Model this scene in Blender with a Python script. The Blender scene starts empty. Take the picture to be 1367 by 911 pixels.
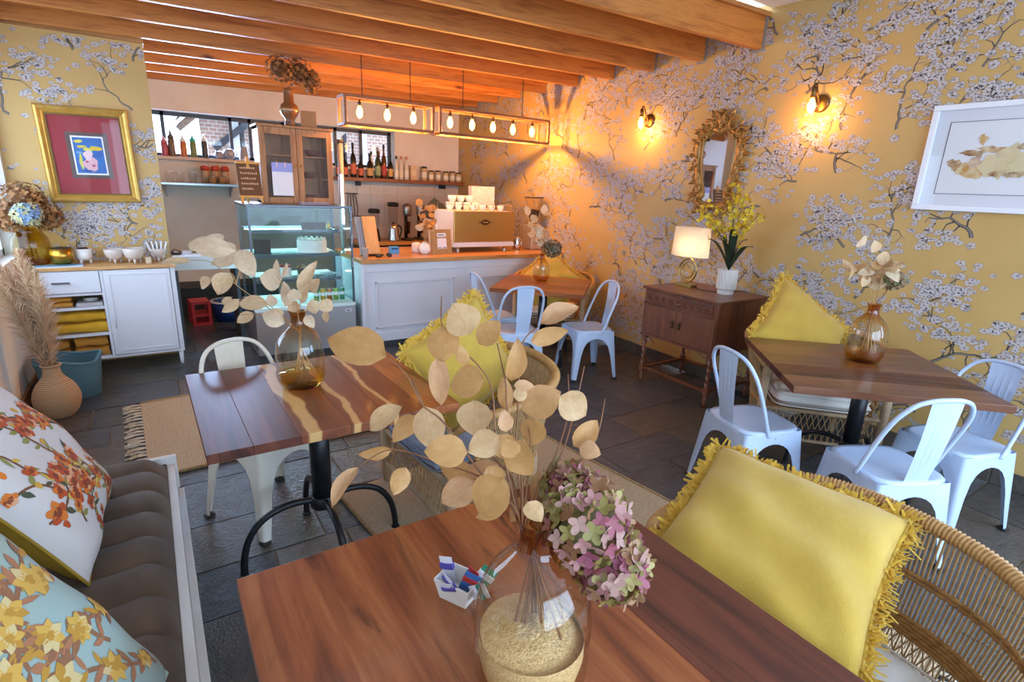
import bpy, bmesh, math, random
from mathutils import Vector, Matrix, Euler
PI = math.pi
S = bpy.context.scene
C = S.collection
random.seed(7)

# ------------------------------------------------------------------ camera
cam_d = bpy.data.cameras.new('camera'); cam = bpy.data.objects.new('camera', cam_d); C.objects.link(cam)
cam_d.sensor_fit = 'HORIZONTAL'; cam_d.sensor_width = 36.0; cam_d.lens = 36.0*714.785/1367; cam_d.clip_start = 0.05
def cam_axes(yaw, pitch, roll):
    f = Vector((math.sin(yaw)*math.cos(pitch), math.cos(yaw)*math.cos(pitch), math.sin(pitch)))
    r = Vector((math.cos(yaw), -math.sin(yaw), 0)); u = r.cross(f)
    c, s = math.cos(roll), math.sin(roll)
    return r*c+u*s, u*c-r*s, f
_r, _u, _f = cam_axes(0.596359, -0.277222, 0.0430876)
cam.matrix_world = Matrix(((_r.x, _u.x, -_f.x, 0), (_r.y, _u.y, -_f.y, 0), (_r.z, _u.z, -_f.z, 1.62), (0, 0, 0, 1)))
S.camera = cam

# ------------------------------------------------------------------ sky, daylight, exposure
W = bpy.data.worlds.new('sky'); S.world = W; W.use_nodes = True
W.node_tree.nodes['Background'].inputs[0].default_value = (0.60, 0.78, 1.0, 1)
W.node_tree.nodes['Background'].inputs[1].default_value = 4.0
def area(name, loc, rot, sx, sy, power, col):
    l = bpy.data.lights.new(name, 'AREA'); l.shape = 'RECTANGLE'; l.size = sx; l.size_y = sy; l.energy = power; l.color = col
    o = bpy.data.objects.new(name, l); C.objects.link(o); o.location = loc; o.rotation_euler = rot
    return o
# daylight coming in through the glazed doors behind the photographer and the window of the left wall
area('daylight_front', (1.7, -2.42, 1.55), (PI/2+0.0, 0, 0), 4.2, 2.1, 135, (0.56, 0.76, 1.0))
area('daylight_left', (-0.90, 4.4, 1.65), (0, -PI/2, 0), 1.3, 2.3, 19, (0.60, 0.77, 1.0))
area('blue_fill_right', (4.17, -1.3, 1.7), (0, PI/2, 0), 1.8, 1.6, 60, (0.28, 0.54, 1.0))  # added blue fill for the chairs, shining in through a made-up opening
k_ = area('daylight_kitchen', (0.45, 7.84, 2.07), (-PI/2-.12, 0, 0), 1.5, 0.44, 60, (0.42, 0.62, 1.0)); k_.data.spread = 2.0
S.view_settings.view_transform = 'Standard'
S.view_settings.look = 'None'
S.view_settings.gamma = 1.0
S.view_settings.use_curve_mapping = False
S.view_settings.exposure = 0.22
S.cycles.transparent_max_bounces = 24
S.cycles.max_bounces = 10
S.cycles.sample_clamp_indirect = 6

# ------------------------------------------------------------------ materials
def lin(h):
    if isinstance(h, str):
        h = h.lstrip('#'); v = [int(h[i:i+2], 16)/255 for i in (0, 2, 4)]
        return tuple(((x+.055)/1.055)**2.4 if x > .04045 else x/12.92 for x in v)+(1,)
    return tuple(h)+(1,) if len(h) == 3 else tuple(h)
class NT:
    def __init__(s, name):
        s.m = bpy.data.materials.new(name); s.m.use_nodes = True; s.t = s.m.node_tree
        s.b = s.t.nodes['Principled BSDF']; s.out = s.t.nodes['Material Output']
    def n(s, typ, **kw):
        x = s.t.nodes.new('ShaderNode'+typ)
        for k, v in kw.items():
            if k.startswith('i_'):
                k = k[2:]; k = int(k) if k.isdigit() else k.replace('_', ' ')
                if hasattr(v, 'is_linked') or isinstance(v, bpy.types.NodeSocket): s.t.links.new(v, x.inputs[k])
                else: x.inputs[k].default_value = v
            else: setattr(x, k, v)
        return x
    def l(s, a, b): s.t.links.new(a, b)
    def set(s, **kw):
        for k, v in kw.items():
            k = k.replace('_', ' ')
            if isinstance(v, bpy.types.NodeSocket): s.l(v, s.b.inputs[k])
            else: s.b.inputs[k].default_value = v
    def coords(s, scale=(1, 1, 1), rnd=True):
        tc = s.n('TexCoord'); mp = s.n('Mapping'); s.l(tc.outputs['Object'], mp.inputs[0]); mp.inputs['Scale'].default_value = scale
        if rnd:
            oi = s.n('ObjectInfo'); mu = s.n('Math', operation='MULTIPLY'); s.l(oi.outputs['Random'], mu.inputs[0]); mu.inputs[1].default_value = 37.0
            s.l(mu.outputs[0], mp.inputs['Location'])
        return mp.outputs[0]
    def noise(s, vec, scale, detail=4, rough=.55, dist=0):
        x = s.n('TexNoise'); s.l(vec, x.inputs['Vector']); x.inputs['Scale'].default_value = scale; x.inputs['Detail'].default_value = detail
        x.inputs['Roughness'].default_value = rough; x.inputs['Distortion'].default_value = dist
        return x.outputs['Fac']
    def ramp(s, fac, stops):
        r = s.n('ValToRGB'); e = r.color_ramp.elements
        while len(e) < len(stops): e.new(0.5)
        for q, (p, c) in zip(e, stops): q.position = p; q.color = lin(c)
        s.l(fac, r.inputs[0]); return r.outputs[0]
    def bump(s, h, strength=.3, dist=.01):
        b = s.n('Bump'); b.inputs['Strength'].default_value = strength; b.inputs['Distance'].default_value = dist
        s.l(h, b.inputs['Height']); s.l(b.outputs[0], s.b.inputs['Normal'])
_mats = {}
def M(name, col=None, rough=.5, metal=0, col2=None, sc=20, bump=0, bsc=60, spec=.5, emit=None, es=0, sheen=0, coat=0, stretch=(1, 1, 1), bd=.004, trans=0, sss=0):
    if name in _mats: return _mats[name]
    t = NT(name); t.set(Base_Color=lin(col), Roughness=rough, Metallic=metal)
    t.b.inputs['Specular IOR Level'].default_value = spec
    if coat: t.set(Coat_Weight=coat, Coat_Roughness=.12)
    if sheen: t.set(Sheen_Weight=sheen)
    if trans: t.set(Transmission_Weight=trans)
    if emit is not None: t.set(Emission_Color=lin(emit), Emission_Strength=es)
    if col2 is not None or bump:
        v = t.coords(stretch)
        if col2 is not None: t.set(Base_Color=t.ramp(t.noise(v, sc), [(.32, col), (.68, col2)]))
        if bump: t.bump(t.noise(v, bsc, 3), bump, bd)
    _mats[name] = t.m; return t.m
def wood(name, a, b, c, axis=1, sc=1.0, rough=.35, bump=.08, knots=None, coat=0, fig=None):
    if name in _mats: return _mats[name]
    t = NT(name); s = [9*sc]*3; s[axis] = .9*sc
    v = t.coords(tuple(s)); n1 = t.noise(v, 1.6, 6, .6, .9)
    s2 = [60*sc]*3; s2[axis] = 2.2*sc
    n2 = t.noise(t.coords(tuple(s2)), 1.5, 4, .6, .2)
    mx = t.n('Math', operation='MULTIPLY_ADD'); t.l(n2, mx.inputs[0]); mx.inputs[1].default_value = .35
    t.l(n1, mx.inputs[2])
    colr = t.ramp(mx.outputs[0], [(.46, a), (.66, b), (.86, c)])
    if knots:
        s3 = [3.2]*3; s3[axis] = 1.1
        vo = t.n('TexVoronoi'); t.l(t.coords(tuple(s3)), vo.inputs['Vector']); vo.inputs['Scale'].default_value = 1.0
        k = t.ramp(vo.outputs['Distance'], [(.03, '#ffffff'), (.075, '#555555'), (.12, '#000000')])
        mc = t.n('MixRGB'); t.l(k, mc.inputs[0]); t.l(colr, mc.inputs[1]); mc.inputs[2].default_value = lin(knots); colr = mc.outputs[0]
    if fig:
        s4 = [7*sc]*3; s4[axis] = .75*sc; k = t.ramp(t.noise(t.coords(tuple(s4)), 1.1, 5, .62, 1.8), [(.36, '#ffffff'), (.45, '#777777'), (.55, '#000000')])
        mc = t.n('MixRGB'); t.l(k, mc.inputs[0]); t.l(colr, mc.inputs[1]); mc.inputs[2].default_value = lin(fig); colr = mc.outputs[0]
    t.set(Base_Color=colr, Roughness=rough)
    if coat: t.set(Coat_Weight=coat, Coat_Roughness=.10)
    if bump: t.bump(n2, bump, .002)
    _mats[name] = t.m; return t.m
def glass(name, tint=(1, 1, 1), tint2=None, z0=0, z1=1, z2=None, rough=.02, refl=1.0, ior=1.5):
    """clear or dyed glass wall: what is behind it shows through in the glass's own tint, the surface reflects by its angle"""
    if name in _mats: return _mats[name]
    t = NT(name); tr = t.n('BsdfTransparent'); gl = t.n('BsdfGlossy'); gl.inputs['Roughness'].default_value = rough
    fr = t.n('Fresnel'); ge = t.n('NewGeometry'); io = t.n('MapRange'); t.l(ge.outputs['Backfacing'], io.inputs[0]); io.inputs[3].default_value = ior; io.inputs[4].default_value = 1/ior; t.l(io.outputs[0], fr.inputs[0])
    mu = t.n('Math', operation='MULTIPLY'); t.l(fr.outputs[0], mu.inputs[0]); mu.inputs[1].default_value = refl
    mx = t.n('MixShader'); t.l(mu.outputs[0], mx.inputs[0]); t.l(tr.outputs[0], mx.inputs[1]); t.l(gl.outputs[0], mx.inputs[2])
    tr.inputs[0].default_value = lin(tint)
    if tint2 is not None:
        tc = t.n('TexCoord'); sp = t.n('SeparateXYZ'); t.l(tc.outputs['Object'], sp.inputs[0])
        mr = t.n('MapRange'); t.l(sp.outputs['Z'], mr.inputs[0]); mr.inputs[1].default_value = z0; mr.inputs[2].default_value = z1
        t.l(t.ramp(mr.outputs[0], [(p, c) for p, c in tint2]), tr.inputs[0])
    t.l(mx.outputs[0], t.out.inputs[0]); _mats[name] = t.m; return t.m
def thin(name, col, transl=.35, rough=.6, col2=None, sc=8, vein=None):
    """thin leaf or cloth: part of the light passes"""
    if name in _mats: return _mats[name]
    t = NT(name); tl = t.n('BsdfTranslucent'); mx = t.n('MixShader'); mx.inputs[0].default_value = transl
    t.set(Base_Color=lin(col), Roughness=rough); tl.inputs[0].default_value = lin(col)
    if col2 is not None:
        c = t.ramp(t.noise(t.coords(), sc, 5), [(.3, col), (.7, col2)])
        if vein:
            tc = t.n('TexCoord'); sp = t.n('SeparateXYZ'); t.l(tc.outputs['Object'], sp.inputs[0])
            ab = t.n('Math', operation='ABSOLUTE'); t.l(sp.outputs['Y'], ab.inputs[0])
            dg = t.n('Math', operation='MULTIPLY_ADD'); t.l(ab.outputs[0], dg.inputs[0]); dg.inputs[1].default_value = -.8; t.l(sp.outputs['X'], dg.inputs[2])
            ml = t.n('Math', operation='MULTIPLY'); t.l(dg.outputs[0], ml.inputs[0]); ml.inputs[1].default_value = 9.0
            fc = t.n('Math', operation='FRACT'); t.l(ml.outputs[0], fc.inputs[0])
            k1 = t.ramp(ab.outputs[0], [(.008, '#ffffff'), (.022, '#000000')]); k2 = t.ramp(fc.outputs[0], [(.0, '#777777'), (.07, '#000000')])
            mm = t.n('MixRGB', blend_type='ADD'); mm.inputs[0].default_value = 1; t.l(k1, mm.inputs[1]); t.l(k2, mm.inputs[2])
            mc = t.n('MixRGB'); t.l(mm.outputs[0], mc.inputs[0]); t.l(c, mc.inputs[1]); mc.inputs[2].default_value = lin(vein); c = mc.outputs[0]
        t.set(Base_Color=c); t.l(c, tl.inputs[0])
    t.l(t.b.outputs[0], mx.inputs[1]); t.l(tl.outputs[0], mx.inputs[2]); t.l(mx.outputs[0], t.out.inputs[0])
    _mats[name] = t.m; return t.m

# ------------------------------------------------------------------ mesh builder
class MB:
    def __init__(s, mtx=None):
        s.v = []; s.f = []; s.mi = []; s.sm = []; s.m = mtx; s.k = 0
    def pt(s, p):
        p = Vector(p); s.v.append(tuple(s.m @ p) if s.m is not None else tuple(p)); return len(s.v)-1
    def face(s, ids, sm=False): s.f.append(tuple(ids)); s.mi.append(s.k); s.sm.append(sm)
    def poly(s, pts, sm=False): s.face([s.pt(p) for p in pts], sm)
    def box(s, x0, x1, y0, y1, z0, z1, R=None):
        c = [(x, y, z) for z in (z0, z1) for y in (y0, y1) for x in (x0, x1)]
        if R is not None:
            o = Vector(((x0+x1)/2, (y0+y1)/2, (z0+z1)/2)); c = [o+R @ (Vector(q)-o) for q in c]
        i = [s.pt(q) for q in c]
        for q in ((0, 2, 3, 1), (4, 5, 7, 6), (0, 1, 5, 4), (2, 6, 7, 3), (0, 4, 6, 2), (1, 3, 7, 5)): s.face([i[j] for j in q])
        return s
    def cbox(s, c, d, R=None): return s.box(c[0]-d[0]/2, c[0]+d[0]/2, c[1]-d[1]/2, c[1]+d[1]/2, c[2]-d[2]/2, c[2]+d[2]/2, R)
    def bar(s, a, b, w, h=None, up=(0, 0, 1)):
        a, b = Vector(a), Vector(b); h = h or w; d = (b-a).normalized(); up = Vector(up)
        if abs(d.dot(up)) > .98: up = Vector((1, 0, 0))
        x = d.cross(up).normalized(); y = x.cross(d)
        i = [s.pt(p+x*w/2*q+y*h/2*r) for p in (a, b) for q, r in ((-1, -1), (1, -1), (1, 1), (-1, 1))]
        for q in ((3, 2, 1, 0), (4, 5, 6, 7), (0, 1, 5, 4), (1, 2, 6, 5), (2, 3, 7, 6), (3, 0, 4, 7)): s.face([i[j] for j in q])
        return s
    def tube(s, path, r, n=8, closed=False, cap=True, flat=None):
        P = [Vector(p) for p in path]; L = len(P); R = r if isinstance(r, (list, tuple)) else [r]*L
        T = []
        for i in range(L):
            a = P[(i-1) % L] if (closed or i > 0) else P[i]; b = P[(i+1) % L] if (closed or i < L-1) else P[i]
            d = b-a; T.append(d.normalized() if d.length > 1e-9 else Vector((0, 0, 1)))
        N = T[0].orthogonal().normalized()
        if abs(T[0].z) < .9: N = (Vector((0, 0, 1))-T[0]*T[0].z).normalized()
        rings = []
        for i in range(L):
            N = (N-T[i]*N.dot(T[i])).normalized(); B = T[i].cross(N)
            fl = flat or 1
            rings.append([s.pt(P[i]+(N*math.cos(2*PI*k/n)+B*math.sin(2*PI*k/n)*fl)*R[i]) for k in range(n)])
        for i in range(L if closed else L-1):
            a, b = rings[i], rings[(i+1) % L]
            for k in range(n): s.face((a[k], a[(k+1) % n], b[(k+1) % n], b[k]), True)
        if cap and not closed: s.face(rings[0][::-1]); s.face(rings[-1])
        return s
    def lathe(s, prof, n=24, c=(0, 0, 0), sx=1, sy=1, cap=True):
        rings = []
        for r, z in prof:
            if r < 1e-6: rings.append([s.pt((c[0], c[1], c[2]+z))])
            else: rings.append([s.pt((c[0]+r*sx*math.cos(2*PI*k/n), c[1]+r*sy*math.sin(2*PI*k/n), c[2]+z)) for k in range(n)])
        for a, b in zip(rings, rings[1:]):
            if len(a) == 1 and len(b) == 1: continue
            for k in range(n):
                if len(a) == 1: s.face((a[0], b[(k+1) % n], b[k]), True)
                elif len(b) == 1: s.face((a[k], a[(k+1) % n], b[0]), True)
                else: s.face((a[k], a[(k+1) % n], b[(k+1) % n], b[k]), True)
        if cap:
            if len(rings[0]) > 1: s.face(rings[0][::-1])
            if len(rings[-1]) > 1: s.face(rings[-1])
        return s
    def cyl(s, c, r, h, n=16, r2=None): return s.lathe([(r, 0), (r if r2 is None else r2, h)], n, c)
    def ball(s, c, r, n=10, m=7, sx=1, sy=1, sz=1):
        return s.lathe([(max(0, r*math.sin(PI*i/m)) if 0 < i < m else 0, -r*sz*math.cos(PI*i/m)) for i in range(m+1)], n, c, sx, sy)
    def grid(s, f, nu, nv, cu=False, cv=False, sm=True):
        g = [[s.pt(f(i/nu, j/nv)) for j in range(nv+(0 if cv else 1))] for i in range(nu+(0 if cu else 1))]
        a, b = len(g), len(g[0])
        for i in range(nu):
            for j in range(nv): s.face((g[i][j], g[(i+1) % a][j], g[(i+1) % a][(j+1) % b], g[i][(j+1) % b]), sm)
        return s
    def prism(s, out, z0, z1, sm=False):
        n = len(out); a = [s.pt((x, y, z0)) for x, y in out]; b = [s.pt((x, y, z1)) for x, y in out]
        s.face(a[::-1]); s.face(b)
        for k in range(n): s.face((a[k], a[(k+1) % n], b[(k+1) % n], b[k]), sm)
        return s
    def mesh(s, name, mats, bevel=0, seg=2, normals=True):
        me = bpy.data.meshes.new(name); me.from_pydata(s.v, [], s.f)
        for m in (mats if isinstance(mats, (list, tuple)) else [mats]): me.materials.append(m)
        me.polygons.foreach_set('material_index', s.mi); me.polygons.foreach_set('use_smooth', s.sm)
        if normals or bevel:
            b = bmesh.new(); b.from_mesh(me)
            if normals: bmesh.ops.recalc_face_normals(b, faces=b.faces)
            if bevel:
                e = [x for x in b.edges if len(x.link_faces) == 2 and x.calc_face_angle(0) > .6]
                bmesh.ops.bevel(b, geom=e, offset=bevel, segments=seg, affect='EDGES', profile=.6, clamp_overlap=True)
            b.to_mesh(me); b.free()
        return me
    def build(s, name, mats, parent=None, bevel=0, seg=2, loc=None, normals=True, **props):
        o = bpy.data.objects.new(name, s.mesh(name, mats, bevel, seg, normals)); C.objects.link(o)
        if parent is not None: o.parent = parent
        if loc is not None: o.location = loc
        for k, v in props.items(): o[k] = v
        return o
def thing(name, label, cat, loc=(0, 0, 0), rz=0, group=None):
    o = bpy.data.objects.new(name, None); C.objects.link(o); o.location = loc; o.rotation_euler = (0, 0, rz); o.empty_display_size = .05
    o['label'] = label; o['category'] = cat
    if group: o['group'] = group
    return o
def tag(o, label, cat, group=None, kind=None):
    o['label'] = label; o['category'] = cat
    if group: o['group'] = group
    if kind: o['kind'] = kind
    return o
KIDS = {}
def dup(root, loc=None, rz=None, label=None, group=None, scale=None):
    kids = {}
    for o in C.objects:
        if o.parent is not None: kids.setdefault(o.parent.name, []).append(o)
    def cp(o, par):
        c = o.copy(); C.objects.link(c)
        if par is not None: c.parent = par
        for k in kids.get(o.name, []): cp(k, c)
        return c
    r = cp(root, None)
    if loc is not None: r.location = loc
    if rz is not None: r.rotation_euler = (0, 0, rz)
    if label: r['label'] = label
    if group: r['group'] = group
    if scale: r.scale = scale
    return r
def part(name, mesh, parent, loc=(0, 0, 0), rot=(0, 0, 0), scale=(1, 1, 1)):
    o = bpy.data.objects.new(name, mesh); C.objects.link(o); o.parent = parent; o.location = loc; o.rotation_euler = rot; o.scale = scale
    return o
def struct(o): o['kind'] = 'structure'; return o
def basis(loc, x, z):
    """matrix whose local x runs along x and whose local z is nearest to z"""
    x = Vector(x).normalized(); z = Vector(z); y = z.cross(x).normalized(); z = x.cross(y)
    return Matrix(((x.x, y.x, z.x, loc[0]), (x.y, y.y, z.y, loc[1]), (x.z, y.z, z.z, loc[2]), (0, 0, 0, 1)))
def hsh(*a):
    v = math.sin(sum(q*w for q, w in zip(a, (12.9898, 78.233, 37.719))))*43758.5453
    return v-math.floor(v)
def smooth_noise(x, y):
    i, j = math.floor(x), math.floor(y); u, v = x-i, y-j; u = u*u*(3-2*u); v = v*v*(3-2*v)
    return (hsh(i, j)*(1-u)+hsh(i+1, j)*u)*(1-v)+(hsh(i, j+1)*(1-u)+hsh(i+1, j+1)*u)*v
def arc(a, b, c, n):
    """quadratic curve through control point b"""
    a, b, c = Vector(a), Vector(b), Vector(c)
    return [a*(1-t)**2+b*2*t*(1-t)+c*t*t for t in (i/n for i in range(n+1))]
def spline(P, n=6):
    P = [Vector(p) for p in P]; o = []
    for i in range(len(P)-1):
        p0 = P[max(0, i-1)]; p1 = P[i]; p2 = P[i+1]; p3 = P[min(len(P)-1, i+2)]
        for k in range(n):
            t = k/n; o.append(.5*((2*p1)+(p2-p0)*t+(2*p0-5*p1+4*p2-p3)*t*t+(3*p1-p0-3*p2+p3)*t**3))
    o.append(P[-1]); return o
FRONT_LEAVES = [(0.313,0.843,1.334,0.239,0.923,1.356,0.066,-0.28,-0.71,0.65),(0.333,0.826,1.245,0.287,0.864,1.194,0.034,-0.75,-0.55,0.36),(0.367,0.838,1.215,0.327,0.855,1.165,0.036,-0.31,-0.94,0.16),(0.347,0.762,1.266,0.346,0.724,1.204,0.049,-0.48,-0.75,0.46),(0.361,0.638,1.235,0.302,0.662,1.24,0.045,-0.56,-0.54,0.63),(0.311,0.82,1.169,0.258,0.838,1.164,0.021,-0.37,-0.91,0.18),(0.251,0.821,1.15,0.2,0.81,1.096,0.027,-0.69,-0.44,0.58),(0.293,0.714,1.191,0.269,0.705,1.154,0.028,-0.19,-0.78,0.6),(0.362,0.742,1.358,0.368,0.742,1.271,0.031,-0.47,-0.72,0.52),(0.412,0.68,1.331,0.374,0.721,1.31,0.051,-0.33,-0.67,0.66),(0.455,0.779,1.25,0.442,0.758,1.192,0.057,-0.63,-0.76,0.19),(0.362,0.728,1.41,0.348,0.699,1.363,0.047,-0.61,-0.64,0.47),(0.384,0.679,1.406,0.372,0.711,1.448,0.051,-0.63,-0.72,0.28),(0.465,0.79,1.351,0.5,0.779,1.392,0.039,-0.62,-0.68,0.39),(0.494,0.726,1.298,0.501,0.72,1.374,0.034,-0.27,-0.96,0.1),(0.553,0.729,1.393,0.623,0.713,1.422,0.034,-0.7,-0.47,0.54),(0.496,0.677,1.381,0.551,0.651,1.401,0.027,-0.79,-0.61,0.09),(0.447,0.649,1.323,0.48,0.639,1.32,0.017,-0.63,-0.56,0.54),(0.526,0.733,1.233,0.601,0.719,1.26,0.057,-0.62,-0.72,0.31),(0.542,0.649,1.288,0.581,0.624,1.254,0.048,-0.67,-0.52,0.53),(0.53,0.699,1.23,0.523,0.701,1.177,0.046,-0.66,-0.44,0.61),(0.41,0.63,1.255,0.366,0.643,1.231,0.041,-0.39,-0.66,0.64),(0.43,0.666,1.235,0.457,0.651,1.193,0.037,-0.51,-0.81,0.29),(0.447,0.646,1.229,0.459,0.605,1.185,0.046,-0.76,-0.63,0.16),(0.457,0.7,1.16,0.417,0.742,1.129,0.035,-0.73,-0.68,0.1),(0.444,0.757,1.102,0.395,0.799,1.124,0.041,-0.6,-0.77,0.24),(0.413,0.701,1.137,0.367,0.736,1.091,0.046,-0.55,-0.75,0.36),(0.406,0.604,1.196,0.377,0.628,1.13,0.059,-0.75,-0.55,0.38),(0.478,0.696,1.092,0.46,0.71,1.136,0.016,-0.31,-0.69,0.65),(0.485,0.651,1.11,0.463,0.662,1.064,0.029,-0.73,-0.59,0.35),(0.44,0.587,1.152,0.46,0.574,1.118,0.029,-0.64,-0.68,0.37),(0.533,0.689,1.071,0.552,0.706,1.116,0.027,-0.23,-0.9,0.38),(0.548,0.611,1.21,0.592,0.606,1.249,0.034,-0.55,-0.79,0.28),(0.546,0.595,1.215,0.568,0.567,1.211,0.029,-0.5,-0.56,0.66),(0.506,0.753,1.23,0.511,0.775,1.287,0.027,-0.54,-0.79,0.31),(0.421,0.624,1.26,0.418,0.63,1.295,0.022,-0.3,-0.73,0.61),(0.427,0.631,1.116,0.392,0.661,1.098,0.018,-0.33,-0.78,0.53),(0.487,0.635,1.044,0.476,0.655,1.063,0.02,-0.56,-0.64,0.53),(0.399,0.711,1.345,0.388,0.729,1.377,0.02,-0.33,-0.78,0.52),(0.46,0.654,1.292,0.477,0.663,1.315,0.02,-0.42,-0.78,0.46),(0.42,0.597,1.23,0.411,0.612,1.255,0.028,-0.62,-0.6,0.5),(0.421,0.679,1.175,0.441,0.664,1.135,0.033,-0.39,-0.71,0.58)]
FRONT_STEMS = [[(0.459,0.625,1.069),(0.453,0.637,1.109),(0.414,0.675,1.158),(0.369,0.729,1.242),(0.34,0.753,1.273),(0.321,0.777,1.322),(0.297,0.797,1.35)],[(0.46,0.624,1.069),(0.458,0.645,1.108),(0.43,0.683,1.142),(0.369,0.739,1.165),(0.302,0.796,1.182),(0.254,0.824,1.15)],[(0.461,0.624,1.069),(0.471,0.648,1.129),(0.473,0.684,1.206),(0.477,0.711,1.262),(0.485,0.73,1.298),(0.485,0.761,1.358)],[(0.461,0.623,1.069),(0.476,0.653,1.147),(0.481,0.682,1.205),(0.492,0.698,1.238),(0.508,0.722,1.305),(0.527,0.741,1.361),(0.559,0.74,1.386)],[(0.46,0.624,1.069),(0.447,0.668,1.189),(0.438,0.682,1.226),(0.438,0.706,1.312),(0.399,0.746,1.37),(0.38,0.764,1.399),(0.383,0.773,1.449)],[(0.463,0.622,1.069),(0.494,0.64,1.126),(0.538,0.647,1.175),(0.575,0.663,1.24),(0.594,0.692,1.305)],[(0.464,0.622,1.069),(0.503,0.636,1.126),(0.552,0.643,1.184),(0.59,0.662,1.253),(0.623,0.683,1.318)],[(0.464,0.622,1.069),(0.505,0.623,1.122),(0.564,0.611,1.174),(0.601,0.612,1.218),(0.625,0.626,1.276)],[(0.461,0.624,1.069),(0.468,0.67,1.14),(0.462,0.707,1.156),(0.448,0.752,1.182),(0.443,0.786,1.191)],[(0.461,0.623,1.069),(0.493,0.66,1.138),(0.52,0.694,1.191),(0.531,0.735,1.232)],[(0.461,0.624,1.069),(0.449,0.649,1.114),(0.435,0.672,1.149),(0.406,0.692,1.147)],[(0.347,0.769,1.266),(0.344,0.78,1.283),(0.339,0.795,1.306)]]
MID_LEAVES = [(0.129,2.634,1.27,0.021,2.688,1.258,0.034,-0.63,-0.5,0.59),(0.282,2.415,1.336,0.128,2.524,1.351,0.073,-0.31,-0.94,0.14),(0.297,2.572,1.342,0.206,2.617,1.254,0.098,-0.76,-0.57,0.31),(0.269,2.644,1.366,0.195,2.688,1.36,0.032,-0.41,-0.89,0.19),(0.299,2.471,1.329,0.332,2.372,1.235,0.076,-0.44,-0.63,0.64),(0.198,2.599,1.195,0.156,2.627,1.153,0.051,-0.54,-0.64,0.55),(0.254,2.43,1.242,0.199,2.421,1.161,0.078,-0.38,-0.75,0.55),(0.28,2.469,1.126,0.213,2.465,1.077,0.044,-0.67,-0.71,0.21),(0.373,2.36,1.115,0.276,2.459,1.112,0.063,-0.6,-0.52,0.61),(0.34,2.538,1.043,0.272,2.541,1.009,0.049,-0.59,-0.7,0.4),(0.411,2.237,1.06,0.34,2.291,1.096,0.059,-0.3,-0.94,0.16),(0.45,2.434,1.207,0.368,2.461,1.214,0.1,-0.41,-0.66,0.63),(0.428,2.299,1.114,0.428,2.289,1.22,0.059,-0.72,-0.56,0.41),(0.458,2.235,1.151,0.453,2.236,1.198,0.054,-0.45,-0.62,0.64),(0.495,2.334,1.16,0.566,2.318,1.292,0.049,-0.47,-0.87,0.15),(0.545,2.348,1.157,0.576,2.327,1.217,0.056,-0.38,-0.65,0.66),(0.511,2.211,1.154,0.521,2.189,1.102,0.051,-0.49,-0.85,0.18),(0.558,2.24,1.142,0.595,2.226,1.099,0.054,-0.25,-0.95,0.17),(0.597,2.323,1.079,0.597,2.325,1.025,0.032,-0.64,-0.61,0.47),(0.486,2.204,1.093,0.506,2.168,1.049,0.039,-0.4,-0.79,0.47),(0.429,2.505,1.216,0.444,2.494,1.282,0.032,-0.54,-0.59,0.61),(0.45,2.432,1.211,0.472,2.435,1.274,0.024,-0.48,-0.57,0.66),(0.404,2.42,1.094,0.392,2.423,1.145,0.044,-0.35,-0.88,0.3),(0.476,2.324,1.083,0.465,2.336,1.131,0.049,-0.57,-0.77,0.3),(0.482,2.235,1.137,0.513,2.249,1.21,0.054,-0.67,-0.51,0.55),(0.4,2.253,1.081,0.382,2.288,1.113,0.041,-0.33,-0.85,0.41),(0.266,2.553,1.092,0.225,2.574,1.104,0.041,-0.38,-0.85,0.37)]
MID_STEMS = [[(0.48,2.313,0.997),(0.451,2.329,1.034),(0.358,2.403,1.114),(0.275,2.468,1.187),(0.205,2.529,1.272),(0.126,2.57,1.281)],[(0.48,2.313,0.997),(0.452,2.39,1.033),(0.394,2.495,1.086),(0.297,2.611,1.097)],[(0.481,2.312,0.998),(0.478,2.333,1.081),(0.447,2.376,1.174),(0.423,2.402,1.232)],[(0.482,2.311,0.998),(0.489,2.327,1.094),(0.511,2.324,1.166),(0.57,2.313,1.287)],[(0.482,2.311,0.998),(0.514,2.34,1.064),(0.546,2.364,1.119),(0.589,2.363,1.122),(0.624,2.359,1.101)],[(0.48,2.313,0.997),(0.431,2.345,1.033),(0.353,2.396,1.066),(0.271,2.438,1.065)],[(0.28,2.511,1.18),(0.268,2.559,1.222),(0.195,2.624,1.191)],[(0.481,2.312,0.998),(0.475,2.294,1.077),(0.468,2.276,1.154)],[(0.28,2.511,1.18),(0.31,2.555,1.264),(0.315,2.603,1.314),(0.281,2.671,1.345)]]
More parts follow.
